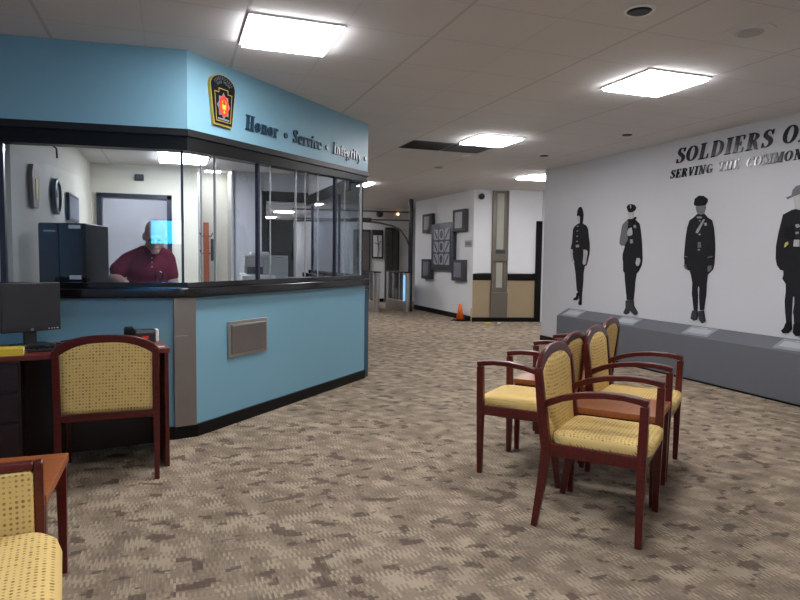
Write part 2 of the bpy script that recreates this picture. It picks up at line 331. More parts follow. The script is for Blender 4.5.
OFFICERS = {'helmeted': [('uniform', 'D', [(8.037, 1.819), (7.952, 1.855), (7.904, 1.857), (7.839, 1.85), (7.759, 1.818), (7.714, 1.766), (7.691, 1.651), (7.666, 1.565), (7.66, 1.459), (7.665, 1.409), (7.697, 1.308), (7.721, 1.243), (7.763, 1.236), (7.787, 1.134), (7.786, 1.032), (7.797, 0.886), (7.81, 0.812), (7.885, 0.801), (7.897, 0.837), (7.938, 0.879), (7.956, 0.981), (7.981, 1.128), (8.017, 1.246), (8.051, 1.335), (8.066, 1.424), (8.057, 1.438), (8.069, 1.474), (8.125, 1.483), (8.094, 1.572), (8.085, 1.691), (8.075, 1.78)]), ('helmet', 'K', [(7.99, 1.967), (7.984, 2.032), (7.962, 2.075), (7.929, 2.097), (7.892, 2.092), (7.854, 2.046), (7.831, 1.972), (7.837, 1.901), (7.848, 1.849), (7.916, 1.852), (7.911, 1.948), (7.941, 1.967)]), ('face', 'L', [(7.99, 1.959), (7.941, 1.967), (7.911, 1.948), (7.908, 1.882), (7.941, 1.865), (7.967, 1.893)]), ('glove', 'L', [(7.8, 1.474), (7.728, 1.466), (7.699, 1.437), (7.71, 1.38), (7.725, 1.308), (7.737, 1.265), (7.788, 1.25), (7.813, 1.278), (7.799, 1.38)]), ('glove', 'L', [(8.125, 1.476), (8.069, 1.471), (8.066, 1.424), (8.046, 1.335), (8.009, 1.29), (8.033, 1.268), (8.08, 1.305), (8.111, 1.409)]), ('boot', 'K', [(7.897, 0.844), (7.885, 0.801), (7.892, 0.749), (7.935, 0.726), (8.004, 0.723), (8.011, 0.747), (7.945, 0.775), (7.931, 0.835)]), ('boot', 'K', [(7.871, 0.823), (7.809, 0.827), (7.809, 0.739), (7.812, 0.669), (7.863, 0.659), (7.884, 0.69), (7.857, 0.736)]), ('buckle', 'M', [(7.985, 1.541), (7.912, 1.548), (7.903, 1.511), (7.976, 1.504)]), ('button', 'M', [(7.968, 1.822), (7.944, 1.824), (7.943, 1.81), (7.967, 1.808)]), ('button', 'M', [(7.969, 1.752), (7.945, 1.754), (7.944, 1.74), (7.968, 1.738)]), ('button', 'M', [(7.97, 1.676), (7.946, 1.678), (7.945, 1.664), (7.969, 1.661)]), ('button', 'M', [(7.971, 1.6), (7.947, 1.602), (7.946, 1.588), (7.97, 1.585)])], 'pistol': [('uniform', 'D', [(6.865, 1.865), (6.75, 1.865), (6.701, 1.831), (6.647, 1.796), (6.625, 1.726), (6.6, 1.611), (6.581, 1.484), (6.567, 1.345), (6.578, 1.269), (6.625, 1.191), (6.668, 1.158), (6.686, 1.048), (6.69, 0.945), (6.698, 0.88), (6.702, 0.815), (6.836, 0.805), (6.864, 0.949), (6.886, 1.066), (6.899, 1.158), (6.928, 1.184), (6.934, 1.303), (6.948, 1.342), (6.948, 1.408), (6.913, 1.5), (6.914, 1.52), (6.974, 1.517), (7.015, 1.548), (7.011, 1.608), (6.992, 1.7), (6.973, 1.791), (6.912, 1.834)]), ('cap', 'K', [(6.903, 2.023), (6.875, 2.05), (6.817, 2.056), (6.75, 2.038), (6.72, 2.004), (6.732, 1.975), (6.773, 1.947), (6.85, 1.948), (6.881, 1.976)]), ('cap_badge', 'M', [(6.84, 2.044), (6.817, 2.049), (6.809, 2.01), (6.828, 1.998)]), ('face', 'L', [(6.88, 1.969), (6.848, 1.948), (6.773, 1.947), (6.755, 1.964), (6.761, 1.898), (6.793, 1.861), (6.836, 1.863), (6.864, 1.891)]), ('sleeve', 'G', [(6.973, 1.791), (6.912, 1.834), (6.854, 1.845), (6.868, 1.748), (6.867, 1.657), (6.85, 1.591), (6.887, 1.553), (6.914, 1.52), (6.974, 1.517), (7.015, 1.548), (7.011, 1.608), (6.992, 1.7)]), ('revolver', 'K', [(6.79, 1.796), (6.774, 1.847), (6.751, 1.878), (6.719, 1.885), (6.703, 1.872), (6.74, 1.845), (6.755, 1.782), (6.77, 1.718), (6.793, 1.719)]), ('hand', 'L', [(6.865, 1.696), (6.839, 1.74), (6.782, 1.751), (6.768, 1.68), (6.776, 1.654), (6.833, 1.64), (6.863, 1.656)]), ('hand', 'L', [(6.666, 1.357), (6.619, 1.357), (6.603, 1.332), (6.602, 1.307), (6.623, 1.262), (6.66, 1.255), (6.681, 1.293)]), ('badge', 'M', [(6.745, 1.782), (6.713, 1.78), (6.701, 1.754), (6.722, 1.74), (6.746, 1.756)]), ('buckle', 'M', [(6.802, 1.596), (6.76, 1.599), (6.75, 1.55), (6.795, 1.545)]), ('boot', 'B', [(6.846, 0.798), (6.778, 0.809), (6.763, 0.706), (6.778, 0.639), (6.826, 0.615), (6.875, 0.624), (6.871, 0.657), (6.84, 0.7)]), ('boot', 'B', [(6.769, 0.81), (6.706, 0.814), (6.688, 0.738), (6.619, 0.666), (6.62, 0.633), (6.672, 0.622), (6.731, 0.656), (6.76, 0.693)])], 'sash': [('uniform', 'D', [(5.703, 1.862), (5.593, 1.855), (5.55, 1.814), (5.486, 1.779), (5.459, 1.701), (5.44, 1.598), (5.425, 1.47), (5.426, 1.342), (5.429, 1.294), (5.444, 1.236), (5.482, 1.203), (5.513, 1.176), (5.521, 1.085), (5.521, 0.967), (5.532, 0.875), (5.541, 0.782), (5.604, 0.771), (5.616, 0.869), (5.624, 0.948), (5.625, 1.027), (5.64, 1.047), (5.648, 1.013), (5.637, 0.934), (5.635, 0.841), (5.634, 0.775), (5.692, 0.763), (5.712, 0.862), (5.731, 0.955), (5.731, 1.076), (5.757, 1.169), (5.779, 1.215), (5.824, 1.228), (5.862, 1.268), (5.868, 1.369), (5.874, 1.352), (5.87, 1.474), (5.86, 1.609), (5.843, 1.716), (5.812, 1.795), (5.753, 1.825)]), ('peaked_cap', 'K', [(5.758, 1.984), (5.747, 2.036), (5.689, 2.067), (5.622, 2.058), (5.562, 2.021), (5.56, 1.989), (5.587, 1.952), (5.64, 1.949), (5.708, 1.95), (5.752, 1.961)]), ('face', 'G', [(5.729, 1.949), (5.64, 1.949), (5.591, 1.952), (5.579, 1.926), (5.602, 1.856), (5.652, 1.85), (5.695, 1.861), (5.714, 1.895)]), ('shoulder_strap', 'M', [(5.607, 1.798), (5.585, 1.794), (5.677, 1.643), (5.708, 1.647), (5.706, 1.668)]), ('badge', 'M', [(5.593, 1.755), (5.56, 1.756), (5.553, 1.728), (5.581, 1.721)]), ('buckle', 'G', [(5.668, 1.544), (5.631, 1.544), (5.62, 1.478), (5.668, 1.479)]), ('button', 'M', [(5.665, 1.79), (5.648, 1.789), (5.647, 1.776), (5.664, 1.777)]), ('button', 'M', [(5.66, 1.636), (5.639, 1.636), (5.639, 1.62), (5.659, 1.621)]), ('button', 'M', [(5.66, 1.464), (5.64, 1.464), (5.639, 1.448), (5.659, 1.448)]), ('collar_pin', 'M', [(5.693, 1.831), (5.634, 1.828), (5.632, 1.809), (5.692, 1.813)]), ('cuff_braid', 'G', [(5.865, 1.386), (5.822, 1.38), (5.821, 1.369), (5.864, 1.375)]), ('cuff_braid', 'G', [(5.512, 1.374), (5.452, 1.387), (5.452, 1.374), (5.511, 1.361)]), ('hand', 'G', [(5.859, 1.281), (5.836, 1.288), (5.807, 1.235), (5.824, 1.228), (5.852, 1.254)]), ('hand', 'G', [(5.503, 1.274), (5.462, 1.281), (5.452, 1.243), (5.479, 1.21), (5.503, 1.216)]), ('boot', 'B', [(5.696, 0.763), (5.638, 0.774), (5.627, 0.709), (5.635, 0.661), (5.672, 0.648), (5.718, 0.667), (5.71, 0.715)]), ('boot', 'B', [(5.607, 0.764), (5.543, 0.776), (5.529, 0.718), (5.513, 0.654), (5.549, 0.63), (5.587, 0.659), (5.613, 0.723)])], 'hat': [('uniform', 'D', [(4.53, 1.83), (4.482, 1.839), (4.407, 1.834), (4.359, 1.819), (4.271, 1.77), (4.234, 1.695), (4.216, 1.597), (4.183, 1.474), (4.164, 1.365), (4.166, 1.292), (4.189, 1.255), (4.22, 1.242), (4.222, 1.168), (4.241, 1.043), (4.261, 0.943), (4.264, 0.78), (4.273, 0.704), (4.393, 0.678), (4.436, 0.711), (4.449, 0.813), (4.458, 0.851), (4.449, 0.929), (4.454, 1.005), (4.469, 0.992), (4.469, 0.94), (4.471, 0.837), (4.467, 0.76), (4.492, 0.705), (4.522, 0.728), (4.539, 0.831), (4.552, 0.947), (4.546, 1.039), (4.55, 1.116), (4.591, 1.167), (4.579, 1.206), (4.584, 1.245), (4.617, 1.251), (4.657, 1.296), (4.675, 1.362), (4.679, 1.48), (4.66, 1.61), (4.637, 1.714), (4.62, 1.791)]), ('campaign_hat', 'G', [(4.539, 1.971), (4.53, 2.021), (4.495, 2.055), (4.454, 2.06), (4.413, 2.047), (4.377, 2.006), (4.363, 1.955), (4.307, 1.944), (4.3, 1.925), (4.358, 1.918), (4.456, 1.972), (4.524, 1.957), (4.579, 1.936), (4.597, 1.954)]), ('face', 'L', [(4.521, 1.956), (4.456, 1.972), (4.376, 1.944), (4.381, 1.889), (4.407, 1.834), (4.447, 1.825), (4.496, 1.84), (4.506, 1.898)]), ('pocket', 'K', [(4.592, 1.673), (4.493, 1.675), (4.485, 1.541), (4.592, 1.557)]), ('belt_buckle', 'L', [(4.485, 1.544), (4.43, 1.543), (4.426, 1.477), (4.489, 1.48)]), ('badge', 'M', [(4.48, 1.687), (4.446, 1.692), (4.431, 1.666), (4.464, 1.655)]), ('holster_trim', 'Y', [(4.575, 1.515), (4.548, 1.527), (4.542, 1.504), (4.569, 1.479), (4.583, 1.472)]), ('button', 'M', [(4.469, 1.617), (4.442, 1.619), (4.441, 1.601), (4.468, 1.599)]), ('boot', 'K', [(4.522, 0.741), (4.467, 0.76), (4.46, 0.683), (4.495, 0.643), (4.545, 0.634), (4.568, 0.658), (4.541, 0.687)]), ('boot', 'K', [(4.438, 0.737), (4.356, 0.758), (4.349, 0.683), (4.376, 0.629), (4.41, 0.624), (4.44, 0.653)])]}


# ------------------------------------------------------------------ the room shell
H = 2.75
C0 = (.11, 4.77); C1 = (2.0, 6.66); CL = (-3.1, 5.11); CR = (2.0, 9.3)
FP = [CL, C0, C1, CR]                                     # fascia and glass line
BP = [CL, (0., 4.785), (.155, 4.825), (1.965, 6.635), (2.0, 6.73), (2.0, 9.3)]      # counter wall line with its cut corners

struct(MB().box(-3.3, 18.2, -3.2, 27, -.1, 0).build('floor', M['carpet']))
struct(MB().box(-3.3, 18.2, -3.2, 27, H, H+.1).build('ceiling', M['ceiling']))
struct(MB().box(5.62, 5.80, -3.2, 8.87, 0, H).build('wall_right', M['wall_grey']))
struct(MB().box(5.595, 5.62, 8.15, 8.87, 0, .1).build('baseboard_right', M['black']))
struct(MB().box(-3.3, 5.8, -3.3, -3.2, 0, H).build('wall_back', M['wall_white']))
struct(MB().box(-3.4, -3.3, -3.2, 27, 0, H).build('wall_left', M['wall_white']))
# corridor to the right beyond the officers' wall
struct(MB().box(5.8, 18.2, 8.75, 8.87, 0, H).build('wall_corridor_near', M['wall_grey']))
struct(MB().box(18.0, 18.1, 8.8, 12, 0, H).build('wall_corridor_end', M['wall_lilac']))
struct(MB().box(7.32, 18.1, 11.62, 11.74, 0, H).build('wall_corridor_far', M['wall_grey']))

# wall with the black rail and tan wainscot
def LT(o, ax, ay):  # local frame: x along the wall, y into the wall
    ang = math.atan2(ay, ax); return Matrix.Translation((o[0], o[1], 0)) @ Matrix.Rotation(ang, 4, 'Z')
TW = LT((5.905, 11.985), 1.29, -.32)
wl = 1.33
struct(MB().box(0, wl, 0, .12, 1.02, H, 0, TW).box(0, wl, 0, .12, .09, .87, 1, TW).build('wall_wainscot', [M['wall_white'], M['tan']]))
struct(MB().box(0, wl, -.015, .12, .87, 1.0, 0, TW).build('trim_1', M['black']))
struct(MB().box(-.02, wl, -.03, .12, 0, .09, 0, TW).build('baseboard_wainscot', M['black']))
struct(MB().box(wl, wl+.13, -.03, .12, 0, 2.12, 0, TW).box(wl, wl+.13, 0, .12, 2.12, H, 1, TW).build('door_1', [M['black'], M['wall_white']]))
# metal pilaster with glazed slots
pl = empty('pilaster', TW @ Vector((.555, -.005, 0)), math.atan2(-.32, 1.29), 'tall bronze-grey metal pilaster with two pale slots on the wainscoted wall', 'pilaster')
w = .17
m = MB(); m.box(-w, w, -.03, 0, .09, H-.02); m.box(-w, -w+.03, -.07, -.03, .72, H-.02); m.box(w-.03, w, -.07, -.03, .72, H-.02)
m.box(-w-.01, w+.01, -.075, -.03, .09, .62); m.box(-w, w, -.08, -.03, 1.27, 1.5); m.box(-w, -w+.09, -.05, -.03, .62, 1.27); m.box(w-.09, w, -.05, -.03, .62, 1.27)
m.build('column_frame', M['pilaster'], pl, .006)
m = MB(); m.box(-.07, .06, -.045, -.03, .72, 1.24); m.build('lower_slot_panel', M['slot'], pl)
m = MB(); m.box(-.075, .07, -.045, -.03, 1.52, H-.08); m.build('upper_slot_panel', M['slot'], pl)
m = MB(); m.box(-.1, .1, -.086, -.08, 1.43, 1.5); m.box(-.06, .06, -.09, -.086, 1.45, 1.475); m.build('hand_pull', M['grille'], pl)

# wall with the plaques, far walls
struct(MB().box(5.905, 6.02, 11.985, 15.35, 0, H).build('wall_plaques', M['wall_white']))
struct(MB().box(5.88, 5.905, 12.02, 15.35, 0, .11).build('baseboard_plaques', M['black']))
struct(MB().box(4.45, 18.1, 17.9, 18.02, 0, H).build('wall_far', M['wall_white']))
struct(MB().box(4.45, 5.9, 17.88, 17.9, 0, .1).build('baseboard_far', M['black']))
struct(MB().box(4.45, 4.57, 18.02, 27, 0, H).build('wall_far_hall_right', M['wall_grey']))
struct(MB().box(1.2, 1.32, 9.9, 27, 0, H).build('wall_far_hall_left', M['wall_lilac']))
struct(MB().box(1.2, 4.6, 26.9, 27, 0, H).build('wall_far_hall_end', M['grille']))
def door(i, x0, x1, z, y=17.9):
    m = MB(); m.box(x0, x1, y-.04, y, 0, z); d = m.build('door_%d' % i, M['greytrim']); struct(d)
    p = MB().box(x0+.05, x1-.05, y-.05, y-.04, .02, z-.07).build('door_leaf', M['steel'], d)
    MB().box((x0+x1)/2-.006, (x0+x1)/2+.006, y-.053, y-.05, .02, z-.07).build('leaf_seam', M['black'], p)
door(2, 4.95, 5.47, 2.12); door(3, 5.92, 6.36, 2.2)

# ------------------------------------------------------------------ the booth
m = MB(); strip(m, BP, -.12, 0, .09, 1.02); struct(m.build('wall_booth_counter', M['blue']))
m = MB(); strip(m, BP, -.12, .02, 0, .09); struct(m.build('baseboard_booth', M['black']))
m = MB(); strip(m, FP, -.12, 0, [2.207, 2.207, 2.24, 2.24], H); struct(m.build('wall_booth_fascia', M['blue']))
m = MB(); strip(m, FP, -.12, .012, [2.16, 2.16, 2.195, 2.195], [2.207, 2.207, 2.24, 2.24]); struct(m.build('trim_2', M['black_satin']))
m = MB(); strip(m, FP, -.12, -.005, [2.06, 2.06, 2.135, 2.135], [2.16, 2.16, 2.195, 2.195]); struct(m.build('trim_3', M['black']))
m = MB(); strip(m, FP, -.11, -.02, 1.09, 1.128); struct(m.build('trim_4', M['black_gloss']))
m = MB(); strip(m, BP, -.2, .055, 1.022, 1.09)
ct = tag(m.build('countertop', M['black_gloss'], None, .008), 'glossy black countertop running round the blue reception booth', 'countertop')
m = MB(); m.box(1.99, 2.035, 6.70, 6.76, .0, .97); struct(m.build('trim_5', M['blue_shaded']))  # dark strip: shade on the booth's end face put into the blue
m = MB(); strip(m, FP, -.128, -.121, 2.21, 2.5); struct(m.build('wall_booth_lining', M['wall_grey']))
u45 = Vector((1, 1, 0)).normalized(); n45 = Vector((1, -1, 0)).normalized()
T45 = Matrix.Translation((C0[0], C0[1], 0)) @ Matrix.Rotation(PI/4, 4, 'Z')       # x along the angled face, -y outwards
TFR = Matrix.Translation((C0[0], C0[1], 0)) @ Matrix.Rotation(math.atan2(-.34, 3.21), 4, 'Z')   # x=0 at corner, negative to the left
# panes of the booth
gi = 0
def pane(T, x0, x1, mt='glass'):
    global gi; gi += 1
    o = MB().box(x0, x1, .055, .063, 1.128, 2.12, 0, T).build('window_%d' % gi, M[mt]); return struct(o)
pane(TFR, -3.0, -1.22); pane(TFR, -1.17, -.05)
pane(T45, .01, .33); pane(T45, .345, .84); pane(T45, .87, 1.39); pane(T45, 1.405, 2.07); pane(T45, 2.105, 2.62)
TR = Matrix.Translation((C1[0], C1[1], 0)) @ Matrix.Rotation(PI/2, 4, 'Z')
pane(TR, .05, 1.0, 'glass'); pane(TR, 1.02, 2.6, 'glass')
ti = 6
def mull(T, x, w, mt, d=.03):
    global ti
    struct(MB().box(x-w/2, x+w/2, .045, .045+d, 1.12, 2.12, 0, T).build('trim_%d' % ti, M[mt])); ti += 1
mull(TFR, -1.195, .035, 'mullion'); mull(TFR, -.045, .016, 'mullion')
mull(T45, 0.337, .009, 'chrome', .02); mull(T45, 0.855, .024, 'mullion'); mull(T45, 1.397, .009, 'chrome', .02); mull(T45, 2.090, .03, 'mullion'); mull(T45, 2.615, .02, 'chrome', .02)
mull(T45, 0.185, .005, 'chrome', .01); mull(T45, 1.015, .005, 'chrome', .01); mull(T45, 1.545, .005, 'chrome', .01); mull(T45, 1.765, .005, 'chrome', .01); mull(T45, 2.271, .005, 'chrome', .01)
mull(TR, .03, .03, 'mullion'); mull(TR, 1.01, .03, 'mullion'); mull(TR, 2.6, .04, 'mullion')

# pass-through plate and steel corner cover
cp = empty('steel_corner_cover', (.0765, 4.80, 0), math.atan2(.04, .155), 'tall brushed steel cover over the near corner of the blue booth wall', 'corner panel')
pts = [(-.105, -.003), (-.08, -.0115), (.08, -.0115), (.10, .005), (.08, .01), (-.08, .01)]
m = MB(); m.box(-.078, .078, -.022, -.012+.012, .092, 1.018); m.build('steel_sheet', M['steel'], cp, .002)
m = MB(); m.box(-.07, .02, -.0245, -.022, .746, .752); m.build('sheet_joint', M['steel_light'], cp)
hp = empty('wall_hatch', T45 @ Vector((.648, 0, .672)), PI/4, 'square stainless steel hatch plate set low in the angled blue wall', 'hatch')
MB().box(-.245, .245, -.012, .0, -.142, .142).build('hatch_frame', M['steel_light'], hp, .003)
MB().box(-.215, .215, -.022, -.012, -.115, .115).build('hatch_door', M['steel'], hp, .004)
MB().box(-.215, .215, -.026, -.022, .1, .112).build('hatch_lip', M['steel_light'], hp)

# booth inside
struct(MB().prism([(-1.2, 5.06), (-1.04, 5.06), (-.985, 9.2), (-1.2, 9.2)], 0, 2.5).build('wall_booth_left', M['wall_cream']))
m = MB(); m.prism([(-1.2, 5.03), (.06, 4.90), (1.86, 6.69), (1.86, 9.32), (-1.2, 9.32)], 2.5, 2.56); struct(m.build('ceiling_booth', M['ceiling']))
m = MB(); m.box(-1.1, -.90, 9.2, 9.32, 0, 2.5); m.box(-.90, -.02, 9.2, 9.32, 2.09, 2.5); m.box(-.02, .345, 9.2, 9.32, 0, 2.5)
struct(m.build('wall_booth_back', M['wall_cream']))
m = MB(); m.box(.80, 1.20, 9.2, 9.32, 0, 2.5); m.box(1.20, 1.97, 9.22, 9.32, 2.06, 2.75, 0); m.box(1.20, 1.85, 9.22, 9.32, 0, 1.02); struct(m.build('wall_booth_partition', M['wall_lilac']))
m = MB(); m.box(1.20, 1.86, 9.19, 9.22, 2.10, 2.24); m.box(1.20, 1.26, 9.19, 9.22, 1.02, 2.10); m.box(1.83, 1.85, 6.8, 9.19, 2.05, 2.17); struct(m.build('trim_30', M['black']))
m = MB(); m.box(-.92, -.86, 9.16, 9.34, 0, 2.12); m.box(-.06, .0, 9.16, 9.34, 0, 2.12); m.box(-.92, .0, 9.16, 9.34, 2.06, 2.12); struct(m.build('trim_31', M['frame_blue']))
m = MB(); m.box(-1.2, .345, 10.75, 10.85, 0, 2.56); m.box(-1.2, -1.1, 9.32, 10.75, 0, 2.56); m.box(.24, .345, 9.32, 10.75, 0, 2.56); struct(m.build('wall_office', M['wall_lilac']))
m = MB(); m.box(.345, .80, 10.1, 10.2, 0, 2.56); m.box(.80, .86, 9.32, 10.2, 0, 2.56); struct(m.build('wall_alcove', M['wall_cream']))
m = MB(); m.box(.335, .357, 9.16, 9.25, 0, 2.5); m.box(.785, .81, 9.16, 9.25, 0, 2.5); m.box(.54, .55, 9.16, 9.18, 0, 2.5); struct(m.build('trim_32', M['chrome']))
MBx = MB(); MBx.prism([(-1.2, 9.33), (.86, 9.33), (.86, 10.85), (-1.2, 10.85)], 2.56, 2.6); struct(MBx.build('ceiling_office', M['ceiling']))
b = empty('inside_worktop', (-.3, 5.15, 0), -.05, 'dark low worktop inside the booth in front of the man', 'worktop')
MB().box(-.1, .42, -.03, .16, 1.03, 1.06).build('top', M['plastic_dark'], b, .005)
MB().box(-.08, -.05, -.02, .14, 0, 1.03).build('leg', M['plastic_dark'], b); MB().box(.37, .40, -.02, .14, 0, 1.03).build('leg', M['plastic_dark'], b)

# ------------------------------------------------------------------ ceiling lights, some added out of view
lab = {0: 'bright square ceiling light nearest the blue booth corner', 1: 'bright square ceiling light in front of the officers wall', 2: 'bright square ceiling light beside the dark ceiling grilles',
       3: 'bright square ceiling light above the wainscoted wall', 4: 'bright square ceiling light just past the end of the blue fascia'}
LP = [(.73, 4.19), (3.64, 4.20), (3.62, 6.93), (5.99, 9.68), (3.38, 12.0), (3.62, 15.2), (6.6, 4.2)]
LP = LP[:5]
EX = [(.73, 1.3), (3.64, -1.8)]  # added lights out of view, brightening faces turned to the camera
FARL = [(3.56, 17.2), (3.0, 17.2), (3.4, 20.6), (3.3, 23.8), (9.5, 10.2), (13.1, 10.2), (16.5, 10.2)]
def light(x, y, s, label, group, z=H, sy=None, mt='diffuser'):
    sy = sy or s
    r = empty('ceiling_light', (x, y, z), 0, label, 'ceiling light', group)
    m = MB()
    for a in ((-s-.02, s+.02, -sy-.02, -sy), (-s-.02, s+.02, sy, sy+.02), (-s-.02, -s, -sy, sy), (s, s+.02, -sy, sy)): m.box(a[0], a[1], a[2], a[3], -.012, 0)
    m.build('light_frame', M['white'], r)
    MB().box(-s, s, -sy, sy, -.03, -.001).build('diffuser', M[mt], r)
for i, (x, y) in enumerate(LP): light(x, y, .275, lab[i], None)
for x, y in EX: light(x, y, .275, 'added square ceiling light out of view', 'added ceiling lights out of view')
for i, (x, y) in enumerate(FARL): light(x, y, .275, 'small bright square light in the far hallway ceiling', 'far hallway lights')
light(.14, 8.2, .27, 'bright light panel in the ceiling inside the glazed booth', None, 2.5, .38)
light(-.45, 9.9, .2, 'small square light in the office behind the man', None, 2.56, .2)
light(.57, 9.7, .1, 'small square light over the coat rack alcove', None, 2.56, .1)

# ceiling fittings
def grille(x0, x1, y0, y1, label, mt):
    r = empty('ceiling_grille', ((x0+x1)/2, (y0+y1)/2, H), 0, label, 'grille')
    a, b_ = (x1-x0)/2, (y1-y0)/2
    MB().box(-a, a, -b_, b_, -.006, 0).build('grille_frame', M[mt], r)
    m = MB()
    for k in range(12): t = -b_+.03+(2*b_-.06)*k/11; m.box(-a+.02, a-.02, t-.012, t+.004, -.012, -.006)
    m.build('grille_slats', M[mt], r)
grille(2.78, 3.34, 7.32, 7.87, 'dark square ceiling grille, the left one of the pair', 'grille')
grille(3.36, 3.90, 7.32, 7.87, 'dark ceiling grille touching the bright ceiling light', 'greytrim')
def disc(name, x, y, r, label, cat, mt, ring=None, depth=.015, z=H, group=None):
    e = empty(name, (x, y, z), 0, label, cat, group)
    if ring: MB().lathe([(ring, 0), (ring, -.006), (r, -.008), (r, 0)], seg=28).build('trim_ring', M['ceiling' if ring > .12 else 'white'], e, smooth=False)
    MB().lathe([(r, 0), (r, -depth*.6), (r*.8, -depth), (.001, -depth)], seg=24).build('face', M[mt], e)
disc('recessed_downlight', 2.52, 3.05, .07, 'dark round unlit downlight in the ceiling near the top edge', 'downlight', 'black', .085)
disc('ceiling_speaker', 3.38, 3.08, .085, 'round grey ceiling speaker with a wide pale ring', 'speaker', 'plastic_grey', .15)
disc('smoke_detector', 4.85, 6.0, .055, 'small dark round fitting in the ceiling in front of the officers wall', 'detector', 'grille', .06, .02)
disc('smoke_detector', 4.81, 7.64, .06, 'small dark round fitting in the ceiling near the far end of the officers wall', 'detector', 'grille', .065, .02)
disc('sprinkler_head', 3.85, 8.1, .07, 'small pale disc in the ceiling right behind the bright light by the grilles', 'sprinkler', 'white', None, .02)
disc('sprinkler_head', 3.95, 9.3, .06, 'small grey disc in the ceiling beyond the pale disc', 'sprinkler', 'plastic_grey', None, .02)
disc('sprinkler_head', 2.95, 11.0, .05, 'tiny grey disc in the ceiling above the overhead pipes', 'sprinkler', 'plastic_grey', None, .02)
# round speaker on the wainscoted wall and one on the far wall
def ball(name, T, loc, r, label, cat):
    e = empty(name, T @ Vector(loc) if T else Vector(loc), 0, label, cat)
    MB().ell((0, 0, 0), (r, r, r), 14).build('dome', M['grille'], e, smooth=True)
    MB().box(-r*.5, r*.5, 0, r+.005, -r*.5, r*.5).build('mount', M['plastic_grey'], e)
ball('dome_camera', TW, (.14, -.07, 2.60), .065, 'dark round camera high on the white wall left of the metal pilaster', 'camera')
ball('dome_camera', None, (5.72, 17.8, 2.58), .1, 'dark round camera high on the far wall', 'camera')
e = empty('alarm_strobe', (6.28, 17.87, 2.6), 0, 'glowing amber strobe on the far wall above the elevator', 'strobe')
MB().box(-.1, .1, 0, .03, -.06, .06).build('housing', M['white'], e, .006); MB().box(0, .05, -.03, 0, -.03, .03).build('lamp', M['amber'], e, .005)

# ------------------------------------------------------------------ lettering (own serif letter shapes)
def cr(pts, closed, n=5):
    out = []; N_ = len(pts)
    rng = range(N_) if closed else range(N_-1)
    for i in rng:
        g = lambda k: pts[k % N_] if closed else pts[max(0, min(N_-1, k))]
        p0, p1, p2, p3 = g(i-1), g(i), g(i+1), g(i+2)
        for s in range(n):
            t = s/n
            out.append(tuple(.5*((2*b)+(c-a)*t+(2*a-5*b+4*c-d)*t*t+(-a+3*b-3*c+d)*t**3) for a, b, c, d in zip(p0, p1, p2, p3)))
    if not closed: out.append(pts[-1])
    return out
def rib(mb, pts, closed, tr, th):
    P = cr(pts, closed) if len(pts) > 2 else pts; n = len(P); L_ = []; R_ = []
    for i, p in enumerate(P):
        a = P[(i-1) % n] if closed or i > 0 else p; b = P[(i+1) % n] if closed or i < n-1 else p
        dx, dy = b[0]-a[0], b[1]-a[1]; l = math.hypot(dx, dy) or 1; nx, ny = -dy/l, dx/l
        L_.append((p[0]+nx*p[2]/2, p[1]+ny*p[2]/2)); R_.append((p[0]-nx*p[2]/2, p[1]-ny*p[2]/2))
    k = range(n if closed else n-1)
    rings = [[tr(L_[i], -th), tr(R_[i], -th), tr(R_[i], 0), tr(L_[i], 0)] for i in range(n)]
    if closed: rings.append(rings[0])
    mb.loft(rings, 0, not closed)
W_, t_ = .21, .075
def stem(x, y0=0, y1=1, w=W_): return ('b', x-w/2, y0, x+w/2, y1)
def ser(x, y, w=.36): return ('b', x-w/2, y-(t_ if y > .3 else 0), x+w/2, y+(0 if y > .3 else t_))
def oval(cx, cy, rx, ry, k=.15):
    return ('c', [(cx+rx*math.cos(a), cy+ry*math.sin(a), .06+k*abs(math.cos(a))**1.5) for a in [2*PI*i/12 for i in range(12)]])
XH = .68
